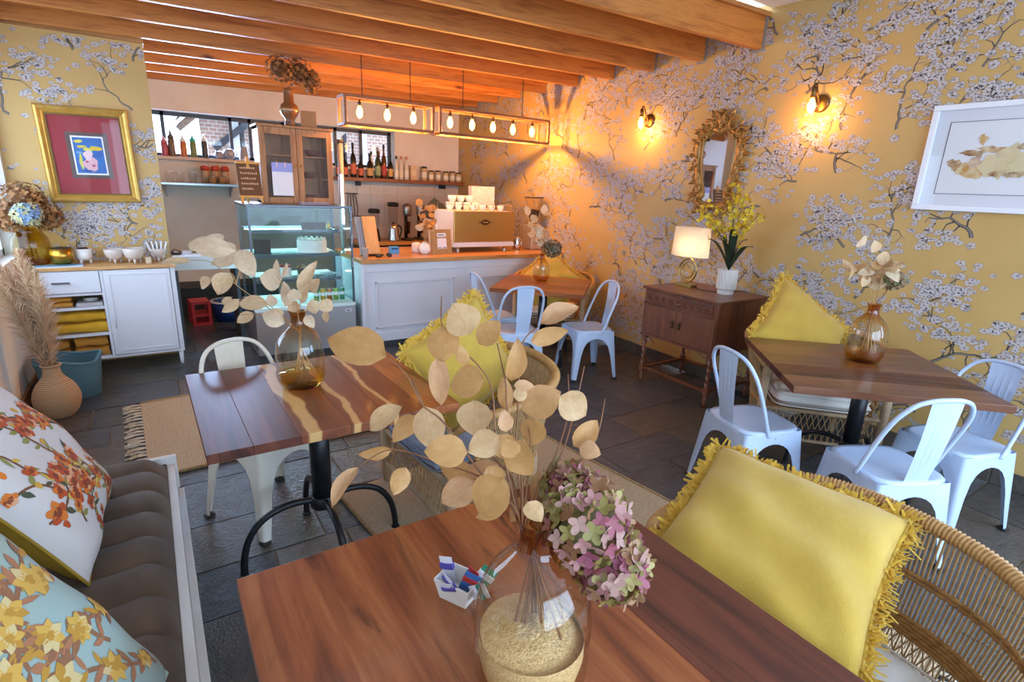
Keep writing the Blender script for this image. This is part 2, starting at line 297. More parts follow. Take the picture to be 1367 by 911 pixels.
# ------------------------------------------------------------------ palette
pine = wood('pine', '#a9642a', '#c47d38', '#985522', axis=0, rough=.5, knots='#5a2c12')
pine_light = wood('pine_light', '#a06a34', '#b57c42', '#8e5b2b', axis=0, rough=.5, sc=.9)
plaster = M('plaster_warm', '#ded3cb', .85, col2='#d5c8be', sc=3)
white_wall = M('plaster_white', '#e9e6e2', .85)
grout = M('grout', '#8f7a60', .9, col2='#665848', sc=6)
paper_bg = M('paper_ochre', '#c09a5a', .55, col2='#c8a466', sc=1.5)
paper_dk = M('paper_branch', '#5d544c', .6); paper_gr = M('paper_branch_light', '#857f7b', .6)
paper_pe = M('paper_petal', '#bfb7b9', .6); paper_pm = M('paper_petal_mauve', '#a49aa0', .6); paper_ol = M('paper_petal_edge', '#9d8b74', .6)
paper_ce = M('paper_flower_eye', '#6b4e3f', .6)
def slate_mat():
    t = NT('slate'); v = t.coords((1, 1, 1)); oi = t.n('ObjectInfo')
    n1 = t.noise(v, 4, 6, .6, .5); n2 = t.noise(v, 26, 5, .6, .3)
    base = t.ramp(oi.outputs['Random'], [(0, '#5b5d65'), (.35, '#67625c'), (.6, '#74685d'), (.8, '#62656d'), (1, '#565960')])
    var = t.ramp(n1, [(.3, '#6f6a66'), (.7, '#c8bdb0')])
    mx = t.n('MixRGB', blend_type='MULTIPLY'); mx.inputs[0].default_value = .55; t.l(base, mx.inputs[1]); t.l(var, mx.inputs[2])
    t.set(Base_Color=mx.outputs[0]); t.set(Roughness=t.ramp(n2, [(.3, '#2c2c2c'), (.7, '#4f4f4f')]))
    ad = t.n('Math', operation='MULTIPLY_ADD'); t.l(n1, ad.inputs[0]); ad.inputs[1].default_value = 1.6; t.l(n2, ad.inputs[2])
    t.bump(ad.outputs[0], .55, .012); return t.m
slate = slate_mat()

# ------------------------------------------------------------------ floor of slate tiles
XL, XR, YB, YK, YF = -0.87, 4.14, 5.75, 7.8, -2.5
floor = struct(MB().box(XL-.1, XR+.1, YF-.1, YK+.1, -.12, -.007).build('floor', grout))
b = MB(); b.box(-.5, .5, -.5, .5, -1, 0); tile_me = b.mesh('tile', slate)
rng = random.Random(3)
y = -.62; rows = [.30, .44, .31, .36, .445]
ri = 0
while y < 7.75:
    hgt = min(rows[ri % 5], 7.8-y); ri += 1; x = XL+.02-rng.random()*.4
    while x < XR-.02:
        w = rng.choice((.32, .46, .52, .64, .66)); x0, x1 = max(x, XL), min(x+w, XR)
        if x1-x0 > .05 and not (y > 5.9 and x0 > 1.6) and not (y+hgt < 1.0 and x1 < 1.1):
            part('tile', tile_me, floor, ((x0+x1)/2, y+hgt/2, rng.uniform(-.0015, .0015)), (rng.uniform(-.002, .002), rng.uniform(-.002, .002), 0), (x1-x0-.009, hgt-.009, .02))
        x += w
    y += hgt
# ------------------------------------------------------------------ printed wallpaper: branches and blossom as flat polygons laid in layers on the sheet
def paper(mb, P, u0, u1, v0, v1, seed, dens=1.0, skip=lambda u, v: False):
    rg = random.Random(seed)
    def put(pts, layer, k):
        if any(not (u0 < p[0] < u1 and v0 < p[1] < v1) for p in pts): return
        mb.k = k; mb.poly([P(p[0], p[1], layer) for p in pts])
    def blossom(u, v, r):
        if skip(u, v): return
        a0 = rg.random()*6.28; sq = rg.uniform(.55, .85)
        for lay, s, kk in ((.0006, 1.14, 5), (.0009, 1.0, 3)):
            for q in range(5):
                a = a0+q*1.2566; pts = []
                for da, rr in ((0, .12), (-.55, .62), (-.42, .95), (0, 1.03), (.42, .95), (.55, .62)):
                    pts.append((u+r*s*rr*math.cos(a+da), v+r*s*rr*math.sin(a+da)*sq))
                put(pts, lay+.00004*q, kk if kk == 5 or q % 5 > 1 else (4 if rg.random() < .5 else 3))
        put([(u+r*.2*math.cos(k*1.05), v+r*.2*sq*math.sin(k*1.05)) for k in range(6)], .0013, 6)
    def cluster(u, v, n):
        for _ in range(n):
            blossom(u+rg.gauss(0, .07), v+rg.gauss(0, .03), rg.uniform(.014, .028))
    def branch(u, v, a, L, w, depth):
        n = max(3, int(L/.035)); pts = [(u, v)]; ang = [a]; wob = rg.uniform(-.06, .06)
        for i in range(n):
            a += rg.gauss(wob, .42); u += L/n*math.cos(a); v += L/n*math.sin(a)*.9; pts.append((u, v)); ang.append(a)
        for i in range(n):
            wa, wb = w*(1-.75*i/n), w*(1-.75*(i+1)/n)
            (x0, y0), (x1, y1) = pts[i], pts[i+1]
            q = lambda x, y, aa, ww, sg: (x-math.sin(aa)*ww*sg, y+math.cos(aa)*ww*sg)
            if not skip(x0, y0):
                put([q(x0, y0, ang[i], wa, 1), q(x1, y1, ang[i+1], wb, 1), q(x1, y1, ang[i+1], wb, -1), q(x0, y0, ang[i], wa, -1)], .0002, 1 if depth < 2 else 2)
                if depth == 0: put([q(x0, y0, ang[i], wa*.5, 1), q(x1, y1, ang[i+1], wb*.5, 1), q(x1, y1, ang[i+1], wb*.1, -1), q(x0, y0, ang[i], wa*.1, -1)], .0003, 2)
            if depth < 3 and i > 0 and rg.random() < (.6 if depth == 0 else .45):
                branch(pts[i][0], pts[i][1], ang[i]+rg.choice((-1, 1))*rg.uniform(.4, 1.2), L*rg.uniform(.3, .55), max(w*.5, .0018), depth+1)
            if 0 < depth < 3 and rg.random() < .12: cluster(pts[i][0], pts[i][1], rg.randint(1, 2))
        cluster(u, v, (rg.randint(1, 4) if depth < 3 else rg.randint(0, 1)) if depth else 4)
    nu, nv = max(1, round((u1-u0)/.33)), max(1, round((v1-v0)/.36))
    for i in range(nu):
        for j in range(nv):
            if rg.random() > dens: continue
            u = u0+(i+rg.uniform(.1, .9))*(u1-u0)/nu; v = v0+(j+rg.uniform(0, .8))*(v1-v0)/nv
            branch(u, v, rg.choice((.5, 1.1, 1.6, 2.2, 2.7))+rg.gauss(0, .3), rg.uniform(.32, .52), rg.uniform(.007, .012), 0)
            if rg.random() < .5: cluster(u+rg.uniform(-.25, .25), v+rg.uniform(-.2, .2), rg.randint(2, 4))
papers = [paper_bg, paper_dk, paper_gr, paper_pe, paper_pm, paper_ol, paper_ce]
b = MB(); b.box(XR, XR+.12, -.45, YK, 0, 3.05); b.box(XR, XR+.12, YF, -2.15, 0, 3.05); b.box(XR, XR+.12, -2.15, -.45, 0, .78); b.box(XR, XR+.12, -2.15, -.45, 2.62, 3.05)  # opening behind the camera is added only to let in the blue fill
paper(b, lambda u, v, l: (XR-.0005-l, u, v), .15, YK, .1, 3.0, 11)
struct(b.build('wall_right', papers, normals=False))
b = MB(); b.box(XL, .135, YB, YB+.14, 0, 2.63)
paper(b, lambda u, v, l: (u, YB-.0005-l, v), XL, .135, .1, 2.62, 5)
struct(b.build('wall_pier', papers, normals=False))
# ------------------------------------------------------------------ kitchen wall with the strip window
WX0, WX1, WZ0, WZ1 = -.45, 3.10, 1.82, 2.33
b = MB(); b.box(XL-.1, XR, YK, YK+.28, 0, WZ0); b.box(XL-.1, XR, YK, YK+.28, WZ1, 3.05)
b.box(XL-.1, WX0, YK, YK+.28, WZ0, WZ1); b.box(WX1, XR, YK, YK+.28, WZ0, WZ1)
wb = struct(b.build('wall_back', plaster))
tile_w = M('glazed_tile', '#ddd0c2', .16, col2='#d5c6b6', sc=2)
tm = MB().box(-.098, .098, -.008, 0, -.073, .073).mesh('tile', tile_w, .003, 1)
for i in range(9):
    for j in range(4): part('tile', tm, wb, (2.42+i*.2, YK, 1.0+.075+j*.15))
win = struct(thing('window_1', '', '')); del win['label']; del win['category']
fr_m = M('dark_frame', '#2b3038', .45); wgl = glass('window_glass', (.97, .985, 1), refl=.8)
b = MB()
b.box(WX0, WX1, YK+.16, YK+.21, WZ1-.045, WZ1); b.box(WX0, WX1, YK+.16, YK+.21, WZ0, WZ0+.04)
for x in (WX0+.02, .28, 1.0, 1.22, 1.62, 2.30, 2.66, WX1-.02): b.box(x-.018, x+.018, YK+.16, YK+.21, WZ0, WZ1)
b.build('window_frame', fr_m, win)
for x0, x1 in ((WX0, .28), (.28, 1.0), (1.0, 1.62), (1.62, 2.30), (2.30, 2.66), (2.66, WX1)):
    MB().box(x0+.02, x1-.02, YK+.183, YK+.187, WZ0+.04, WZ1-.045).build('pane', wgl, win)
MB().box(WX0, WX1, YK-.10, YK+.16, WZ0-.035, WZ0).build('window_sill', M('sill_pink', '#cfb5a8', .6), win, .004)
# ------------------------------------------------------------------ left wall with its daylight window, wall behind the camera with glazed doors
b = MB(); Y0, Y1, Z0, Z1 = 3.15, 5.68, .96, 2.35
b.box(XL-.18, XL, YF, Y0, 0, 3.05); b.box(XL-.18, XL, Y1, YK+.2, 0, 3.05); b.box(XL-.18, XL, Y0, Y1, 0, Z0); b.box(XL-.18, XL, Y0, Y1, Z1, 3.05)
struct(b.build('wall_left', white_wall))
w2 = struct(thing('window_2', '', '')); del w2['label']; del w2['category']
b = MB(); wf = M('white_frame', '#e4e6ea', .4)
b.box(XL-.14, XL-.09, Y0, Y1, Z0, Z0+.05); b.box(XL-.14, XL-.09, Y0, Y1, Z1-.05, Z1)
for yy in (Y0+.025, (Y0+Y1)/2, Y1-.025): b.box(XL-.14, XL-.09, yy-.025, yy+.025, Z0, Z1)
b.build('window_frame', wf, w2)
for yy in (Y0+.05, (Y0+Y1)/2+.025): MB().box(XL-.117, XL-.113, yy, yy+(Y1-Y0)/2-.075, Z0+.05, Z1-.05).build('pane', wgl, w2)
b = MB(); b.box(XL, XR, YF-.15, YF, 2.55, 3.05); b.box(XL, XR, YF-.15, YF, 0, .45)
for x0, x1 in ((XL, -.55), (1.55, 1.75), (3.85, XR)): b.box(x0, x1, YF-.15, YF, .45, 2.55)
struct(b.build('wall_front', white_wall))
struct(MB().box(XL-.02, XL, YF, YB, 0, .09).build('baseboard_left', wood('base_wood', '#8a5a34', '#a06d42', '#70452a', axis=1)).copy() if False else MB().box(XL, XL+.018, YF, YB, 0, .09).build('baseboard_left', wood('base_wood', '#8a5a34', '#a06d42', '#70452a', axis=1)))
bb = struct(MB().box(XR-.008, XR, .1, YK-.1, 0, .105).build('baseboard_right', grout))
bm_ = MB().box(-.014, 0, -.145, .145, 0, .108).mesh('tile', slate, .003, 1)
for k in range(24): part('tile', bm_, bb, (XR, .35+k*.296, 0))
w3 = struct(thing('window_added', '', '')); del w3['label']; del w3['category']  # frame of the unseen opening made up to house the blue fill light
b = MB(); b.box(XR+.06, XR+.11, -2.15, -.45, .78, .83); b.box(XR+.06, XR+.11, -2.15, -.45, 2.57, 2.62)
for yy in (-2.125, -1.3, -.475): b.box(XR+.06, XR+.11, yy-.025, yy+.025, .78, 2.62)
b.build('window_frame', wf, w3)
# ------------------------------------------------------------------ ceiling: boards on sloping beams, white plaster ceiling over the front of the room
b = MB(); m0 = Matrix.Rotation(-.02, 4, 'Y'); m0.translation = (XR, 0, 2.965-.0)
b.m = m0; b.k = 0; b.box(XL-XR-.05, 0, 2.78, YK+.1, 0, .03); b.m = None
b.k = 1; b.box(XL, XR, YF, 2.78, 3.02, 3.07)
ceil = struct(b.build('ceiling', [pine_light, white_wall]))
b = MB(); b.box(-5.02, 0, 0, .05, 0, .225); bme = b.mesh('beam', pine, .004, 1)
yb = [2.815, 3.35, 3.905, 4.445, 5.0, 5.595, 6.14, 6.69, 7.23, 7.745]
for k, yy in enumerate(yb): part('beam', bme, ceil, (XR, yy, 2.758-.005*yy), (0, .0, 0)).rotation_euler = (0, -.02, 0)
mor = M('mortar', '#8d8a86', .9); pk = MB().box(-.004, .0, -.02, .075, -.02, .235).mesh('beam_pocket', mor, .006, 1)
for yy in yb: part('beam_pocket', pk, ceil, (XR-.0015, yy, 2.758-.005*yy))
struct(MB().box(XL, .14, YB-.03, YB+.16, 2.63, 2.70).build('trim_1', pine_light))
# ------------------------------------------------------------------ outside: paving, neighbouring brick house
struct(MB().box(-30, 30, -25, 30, -.3, -.13).build('ground_outside', M('paving', '#b9b4ad', .9)))
def brick_mat():
    t = NT('brick'); tc = t.n('TexCoord'); mp = t.n('Mapping'); t.l(tc.outputs['Object'], mp.inputs[0]); mp.inputs['Rotation'].default_value = (PI/2, 0, 0)
    br = t.n('TexBrick'); t.l(mp.outputs[0], br.inputs[0]); br.inputs['Color1'].default_value = lin('#cfa697'); br.inputs['Color2'].default_value = lin('#c39888')  # brick tones lightened in place of stronger, overexposed light outdoors
    br.inputs['Mortar'].default_value = lin('#e6e0dc'); br.inputs['Scale'].default_value = 4.2; br.inputs['Mortar Size'].default_value = .03
    t.set(Base_Color=br.outputs[0], Roughness=.9); return t.m
bh = thing('brick_house', 'red brick house with white framed openings outside the kitchen strip window', 'house', (0, 10.6, 0))
MB().box(.9, 7, 0, .25, -.1, 3.4).build('wall', brick_mat(), bh)
wp = M('white_paint_outside', '#dfe3ea', .5); dk = M('dark_paint_outside', '#3a3d48', .6)
for x in (1.32, 1.72, 2.05, 3.0, 3.5): MB().box(x, x+.12, -.12, 0, -.1, 3.0).build('post', wp, bh)
for x in (1.47, 1.95, 3.2): MB().box(x, x+.05, -.06, 0, -.1, 2.6).build('window_bar', dk, bh)
b = MB(); b.poly([(.55, -.9, 2.35), (.55, .6, 2.35), (1.6, .6, 3.3), (1.6, -.9, 3.3)]); b.poly([(.55, -.9, 2.45), (.55, .6, 2.45), (1.6, .6, 3.4), (1.6, -.9, 3.4)]); b.box(1.6, 7, -.9, .6, 3.3, 3.4)
b.build('roof', M('roof_tile', '#8a5f50', .9), bh)
for k in range(5): MB().bar((.6, -.8+k*.3, 2.34), (1.6, -.8+k*.3, 3.24), .05, .08).build('rafter', wood('rafter_wood', '#7a5a48', '#8d6a55', '#5f4436', axis=0), bh)
MB().bar((1.05, -.15, 2.05), (1.9, -.15, 2.75), .05, .10).build('barge_board', dk, bh)
gt = thing('porch_gable', 'beige sloping porch gable outside the window by the wine bottles', 'gable', (1.9, 8.6, -.13))
b = MB(); b.m = Matrix.Rotation(PI/2, 4, 'X'); b.prism([(0, 1.81), (.95, 2.63), (.95, 2.70), (0, 2.70)], -.06, 0); b.build('gable_board', plaster, gt)
MB().box(0, .10, 0, .06, 0, 2.70).build('post', wp, gt)
# ------------------------------------------------------------------ white pressed metal cafe chair (faces local +x)
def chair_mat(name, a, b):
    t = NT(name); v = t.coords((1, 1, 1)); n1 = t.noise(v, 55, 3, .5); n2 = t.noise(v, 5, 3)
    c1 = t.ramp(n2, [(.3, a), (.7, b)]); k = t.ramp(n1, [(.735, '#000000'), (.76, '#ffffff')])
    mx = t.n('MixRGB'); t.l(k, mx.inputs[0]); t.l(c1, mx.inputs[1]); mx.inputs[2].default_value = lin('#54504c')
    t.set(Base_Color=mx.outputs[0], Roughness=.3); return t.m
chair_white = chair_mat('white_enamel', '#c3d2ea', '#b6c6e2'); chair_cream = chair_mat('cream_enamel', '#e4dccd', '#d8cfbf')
rubber = M('black_rubber', '#23221f', .7)
def leg_mesh(mat):
    lv = [(.437, .18), (.415, .18), (.375, .18), (.371, .155), (.36, .125), (.34, .098), (.30, .074), (.22, .056), (.11, .046), (.012, .036)]
    mb = MB(); rows = []
    for z, w in lv:
        t = (.437-z)/.437; c = .18+.04*t; r = .018
        if w >= .18: w = c
        # corner outline seen from above: along side A to the rounded corner and back along side B
        pts = [(c-w, c), (c-max(r, w*.5), c), (c-r, c), (c-r*.3, c-r*.3), (c, c-r), (c, c-max(r, w*.5)), (c, c-w)]
        rows.append([mb.pt((x, y, z)) for x, y in pts])
    for a, b in zip(rows, rows[1:]):
        for k in range(6): mb.face((a[k], a[k+1], b[k+1], b[k]), True)
    return mb.mesh('leg', mat, normals=False)
def make_chair(label, mat, loc, rz, group):
    t = thing('metal_cafe_chair', label, 'chair', loc, rz, group)
    # seat: dished plate with rolled edge
    def seat(u, v):
        if u <= .8:
            a = v*2*PI; q = u/.8; n = 5; s = .182*q*(1/(abs(math.cos(a))**n+abs(math.sin(a))**n)**(1/n))
            return (s*math.cos(a), s*math.sin(a), .446-.008*max(0, 1-q*q*1.1))
        q = (u-.8)/.2; a = v*2*PI; n = 5; s = (.182+.004*math.sin(q*PI/2))*(1/(abs(math.cos(a))**n+abs(math.sin(a))**n)**(1/n))
        return (s*math.cos(a), s*math.sin(a), .446-.028*q)
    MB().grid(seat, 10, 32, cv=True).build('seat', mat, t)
    lm = leg_mesh(mat); fm = MB().cbox((.205, .205, .008), (.042, .042, .016)).mesh('foot_cap', rubber, .004, 1)
    for k in range(4):
        l = part('leg', lm, t, rot=(0, 0, k*PI/2)); part('foot_cap', fm, l)
    P = [(-.045, .187, .42), (-.07, .19, .48), (-.115, .19, .60), (-.16, .184, .71), (-.187, .165, .775), (-.208, .125, .825), (-.222, .065, .848), (-.226, 0, .853)]
    P = spline(P+[(x, -y, z) for x, y, z in P[-2::-1]], 4)
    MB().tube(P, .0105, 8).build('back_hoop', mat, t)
    def splat(u, v):
        z = .435+.41*u; x = -.172-.054*u-.008*math.sin(PI*u); w = .058+.018*u; y = (v-.5)*2
        rib = .0035*max(0, 1-min(abs(y-q) for q in (-.45, 0, .45))*14)*(1 if .22 < u < .8 else 0)
        return (x+rib+.004*y*y, y*w, z)
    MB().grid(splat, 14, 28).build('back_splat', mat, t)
    return t
g = 'white metal chairs around the cafe tables'
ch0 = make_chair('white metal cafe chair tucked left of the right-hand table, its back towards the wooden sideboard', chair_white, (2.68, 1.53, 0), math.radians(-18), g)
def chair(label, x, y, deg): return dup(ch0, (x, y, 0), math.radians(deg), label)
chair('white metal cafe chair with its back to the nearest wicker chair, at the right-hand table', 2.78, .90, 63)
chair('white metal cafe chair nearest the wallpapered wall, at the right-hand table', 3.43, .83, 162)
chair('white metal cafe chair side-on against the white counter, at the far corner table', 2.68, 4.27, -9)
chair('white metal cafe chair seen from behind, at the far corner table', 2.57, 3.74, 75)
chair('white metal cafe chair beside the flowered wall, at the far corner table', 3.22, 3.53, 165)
make_chair('cream metal cafe chair at the left corner of the middle table, beside the bench', chair_cream, (.36, 2.63, 0), math.radians(-62), g)

# ------------------------------------------------------------------ tables: planked hardwood tops on black iron pedestals
kiaat = [wood('table_a', '#5e2d18', '#8e4b28', '#a9663a', rough=.34, bump=.05, sc=.8, coat=.12, fig='#43200f'), wood('table_b', '#552918', '#74391f', '#8d4e2c', rough=.40, bump=.05, sc=.8, coat=.12),
         wood('table_c', '#7c4222', '#a5612f', '#bd7c42', rough=.34, bump=.05, sc=.8, coat=.12), wood('table_d', '#45211a', '#5e2d1e', '#733b25', rough=.42, bump=.05, sc=.8, coat=.12, fig='#36180f'),
         wood('table_e', '#c9975c', '#d6aa70', '#b57e48', rough=.26, bump=.05, sc=.8, coat=.12), wood('table_f', '#4f2c1e', '#6d4029', '#845236', rough=.3, bump=.05, sc=.8, coat=.2)]
iron = M('black_iron', '#1b1c20', .38, .3)
def sapwood(name, base, stripes):
    t = NT(name); src = t.coords((9*.8, .9*.8, 9*.8)); n1 = t.noise(src, 1.6, 6, .6, .9); c = t.ramp(n1, [(.36, base[0]), (.56, base[1]), (.75, base[2])])
    tc = t.n('TexCoord'); sp = t.n('SeparateXYZ'); t.l(tc.outputs['Object'], sp.inputs[0]); mp = t.n('Mapping'); t.l(tc.outputs['Object'], mp.inputs[0]); mp.inputs['Scale'].default_value = (1.2, 1.5, 1)
    nz = t.noise(mp.outputs[0], 1.5, 3, .5, .3)
    for x0, w in stripes:
        a = t.n('Math', operation='MULTIPLY_ADD'); t.l(nz, a.inputs[0]); a.inputs[1].default_value = .16; t.l(sp.outputs['X'], a.inputs[2])
        b = t.n('Math', operation='SUBTRACT'); t.l(a.outputs[0], b.inputs[0]); b.inputs[1].default_value = x0+.08
        ab = t.n('Math', operation='ABSOLUTE'); t.l(b.outputs[0], ab.inputs[0]); k = t.ramp(ab.outputs[0], [(w*.75, '#ffffff'), (w*1.1, '#000000')])
        mc = t.n('MixRGB'); t.l(k, mc.inputs[0]); t.l(c, mc.inputs[1]); mc.inputs[2].default_value = lin('#c89a62'); c = mc.outputs[0]
    t.set(Base_Color=c, Roughness=.40, Coat_Weight=.12, Coat_Roughness=.1); return t.m
kiaat += [sapwood('table_sap', ('#5a2c1b', '#7c4025', '#935230'), [(-.14, .028), (.035, .016), (.20, .010)])]
def make_table(label, loc, rz, w, d, planks, base=(0, 0), brz=0, zt=.75, gap=.0003):
    """planks: (width, wood index) across local x; grain along local y"""
    t = thing('cafe_table', label, 'table', loc, rz, 'plank-topped cafe tables')
    tot = sum(p[0] for p in planks); x = -w/2
    for pw, k in planks:
        pw = pw*w/tot; MB().box(x+gap, x+pw-gap, -d/2, d/2, zt-.036, zt).build('plank', kiaat[k], t, .0013, 2); x += pw
    MB().cbox((base[0], base[1], zt-.041), (w*.72, d*.72, .008)).build('mount_plate', iron, t)
    bx, by = base
    MB().cyl((bx, by, .27), .042, zt-.315, 20).build('column', iron, t)
    b = MB(); b.lathe([(0, 0), (.05, 0), (.055, .012), (.05, .05), (.042, .055)], 20, (bx, by, .24)); b.build('column_hub', iron, t)
    P = [(.03, 0, .275), (.12, 0, .285), (.2, 0, .27), (.265, 0, .23), (.31, 0, .16), (.33, 0, .08), (.335, 0, .012)]
    lm = MB().tube(spline(P, 4), .0145, 8).mesh('arched_leg', iron); fm = MB().cyl((.335, 0, 0), .02, .014, 12).mesh('foot_cap', rubber)
    for k in range(4):
        l = part('arched_leg', lm, t, (bx, by, 0), (0, 0, brz+k*PI/2)); part('foot_cap', fm, l)
    return t
make_table('long dark reddish plank table nearest the camera with the big sand-filled vase', (.55, .615, 0), 0, .96, 1.10,
           [(.705, 0), (.255, 3)], (.0, -.10))
make_table('middle plank table with pale sapwood stripes, its left half shining blue', (.527, 2.268, 0), .012, .93, .87,
           [(.15, 3), (.165, 3), (.19, 6), (.16, 6), (.17, 6), (.16, 0)], (-.03, -.10))
make_table('brown plank table standing cornerwise before the wall on the right', (3.21, 1.28, 0), math.radians(47), .95, .97,
           [(.2, 5), (.22, 3), (.22, 5), (.17, 5), (.2, 5)], (0, -.05), .8)
make_table('small reddish plank table in the far corner by the counter', (3.12, 4.09, 0), math.radians(44), .90, .85,
           [(.2, 0), (.2, 1), (.2, 0), (.2, 5), (.15, 0)], (0, 0), .8)

# ------------------------------------------------------------------ wicker tub chair (faces local +x)
cane = M('cane', '#c2935a', .5, col2='#ad7d45', sc=30, bump=.3, bsc=160, bd=.001)
cane_d = M('cane_dark', '#c08e52', .55, col2='#9d6d38', sc=40, bump=.5, bsc=220, bd=.002)
cane_l = M('cane_pale', '#c09a68', .55, col2='#a98252', sc=30)
post_m = M('cane_post', '#b79a78', .6, col2='#a18364', sc=14)
def make_wicker(label, loc, rz):
    t = thing('wicker_tub_chair', label, 'chair', loc, rz, 'wicker tub chairs')
    A0, A1 = math.radians(62), math.radians(298)
    def plan(a, rx, ry=None, n=2.6):
        ry = ry or rx; c, s = math.cos(a), math.sin(a); k = 1/(abs(c)**n+abs(s)**n)**(1/n); return (rx*k*c, ry*k*s)
    def rimz(a): q = .5-.5*math.cos((a-A0)/(A1-A0)*2*PI); return .655+.10*q**.8
    def ring(z, rx, ry, n=48, zf=None):
        return [(*plan(A0+(A1-A0)*i/n, rx, ry), z if zf is None else zf(A0+(A1-A0)*i/n)) for i in range(n+1)]
    # rolled rim wrapped round and round with split cane
    n = 510; P = ring(0, .405, .435, n, rimz); P = [(.405*.72, .37, .59)]+P[4:-4]+[(.405*.72, -.37, .59)]
    L = len(P); R = [.0180 if i % 3 == 0 else .0236 for i in range(L)]
    MB().tube(P, R, 8).build('rim', cane, t)
    b = MB()
    for dz in (0, .014): b.tube(ring(.585+dz, .378, .408, 180), [.0045 if i % 3 == 0 else .0075 for i in range(181)], 5)
    b.build('weave_band', cane_d, t)
    b = MB()
    for k in range(5): b.tube(ring(.425+k*.0115, .352+.002*k, .382+.002*k, 180), [.0055 if (i+k) % 3 == 0 else .009 for i in range(181)], 5)
    b.build('broad_band', cane_d, t)
    b = MB()
    for k in range(2): b.tube(ring(.305+k*.013, .332, .362), .0075, 6)
    b.build('weave_band', cane_d, t)
    b = MB(); N = 150
    for i in range(N+1):
        a = A0+(A1-A0)*i/N; x0, y0 = plan(a, .400, .430); x1, y1 = plan(a, .356, .386)
        b.tube([(x0, y0, rimz(a)-.01), (x0*.97, y0*.97, .60), (x1, y1, .43)], .0037, 4, cap=False)
    N = 56
    for i in range(N):
        for s in (0, 1.6, -1.6):
            a = A0+(A1-A0)*(i+.5)/N; a2 = A0+(A1-A0)*min(max((i+.5+s)/N, 0), 1)
            x0, y0 = plan(a, .354, .384); x1, y1 = plan(a2, .333, .363)
            b.tube([(x0, y0, .43), (x1, y1, .31)], .0027, 4, cap=False)
    for i in range(40):
        a = A0+(A1-A0)*i/40
        for s in (2, -2):
            a2 = A0+(A1-A0)*min(max((i+s)/40, 0), 1); x0, y0 = plan(a, .333, .363); x1, y1 = plan(a2, .318, .345)
            b.tube([(x0, y0, .30), (x1, y1, .11)], .0027, 4, cap=False)
    w = .33
    for i in range(20):
        y = -w+2*w*i/19
        for s in (-.06, .06): b.tube([(.30, y, .31), (.30, max(-w, min(w, y+s)), .12)], .0027, 4, cap=False)
    b.build('cane_weave', cane_l, t, kind='stuff')
    for x, y, z in ((.295, .355, .60), (.295, -.355, .60), (-.25, .27, .322), (-.25, -.27, .322)):
        MB().tube([(x, y, z), (x*1.01, y*1.0, .2), (x*1.0, y*.99, 0)], [.026, .025, .021] if x > 0 else .02, 10).build('post', post_m, t)
    b = MB(); b.tube([(.30, .35, .32), (.30, -.35, .32)], .014, 8); b.tube([(.30, .35, .12), (.30, -.35, .12)], .011, 8); b.tube(ring(.11, .318, .345), .011, 6)
    b.build('frame_rail', post_m, t)
    b = MB()
    for i in range(22):
        y = -.33+.03*i; xm = min(.29, .30); xb = -.33*math.sqrt(max(.05, 1-(y/.36)**2)); b.bar((xm, y, .325), (xb, y, .325), .018, .008)
    b.build('seat_slats', cane_l, t, kind='stuff')
    return t
wk = make_wicker('wicker tub chair nearest the camera, holding a fringed yellow pillow, right of the sand-filled vase', (1.345, .50, 0), math.radians(176))
dup(wk, (1.27, 2.27, 0), math.radians(183), 'wicker tub chair with a blue-grey seat cushion at the right end of the middle table')
dup(wk, (3.66, 1.72, 0), math.radians(222), 'wicker tub chair with a white tufted cushion between the right-hand table and the wall')
dup(wk, (3.60, 4.56, 0), math.radians(225), 'wicker tub chair in the far corner by the counter end')

# ------------------------------------------------------------------ cushions and pillows
def weave_mat(name, a, b, sc=260, bump=.5, wr=None):
    t = NT(name); v = t.coords((1, 1, 1)); wv = t.noise(v, sc, 2, .5); n = t.noise(v, 7, 3)
    t.set(Base_Color=t.ramp(n, [(.3, a), (.7, b)]), Roughness=.85, Sheen_Weight=.25)
    t.bump(wv, bump, .003); return t.m
yel = weave_mat('yellow_cotton', '#c9a33e', '#bb9430', 420, .8); yel_f = thin('yellow_fringe', '#ecca5c', .45, .85, '#dcb548', 30)
def pillow_mesh(name, w, h, t, mats, seed=0, wr=.012, n=22):
    mb = MB(); rg = random.Random(seed); f = [(rg.uniform(3, 9), rg.uniform(3, 9), rg.uniform(0, 6)) for _ in range(6)]
    def side(sg):
        def q(u, v):
            a, b = 2*u-1, 2*v-1
            e = (max(0, 1-abs(a)**3.2)*max(0, 1-abs(b)**3.2))**.5
            pin = 1-.075*(1-abs(a)**2)*abs(b)**3; pin2 = 1-.075*(1-abs(b)**2)*abs(a)**3
            z = sg*t/2*e
            if 0 < e: z += wr*e**.5*sum(math.sin(k*a+m*b+p) for k, m, p in f)/4*(1 if sg > 0 else .6)
            return (a*w/2*pin2, b*h/2*pin, z if e > 0 else 0)
        return q
    mb.k = 0; mb.grid(side(1), n, n)
    mb.k = 1 if len(mats) > 1 else 0; mb.grid(side(-1), n, n)
    return mb.mesh(name, mats, normals=False), side
def outline(w, h, N):
    o = []
    for k in range(N):
        s = k/N*4; q = s-int(s); a = 2*q-1
        a, b, nx, ny = [(a, -1, 0, -1), (1, a, 1, 0), (-a, 1, 0, 1), (-1, -a, -1, 0)][int(s)]
        pin = 1-.075*(1-abs(a)**2)*abs(b)**3; pin2 = 1-.075*(1-abs(b)**2)*abs(a)**3
        o.append(((a*w/2*pin2, b*h/2*pin), (nx, ny)))
    return o
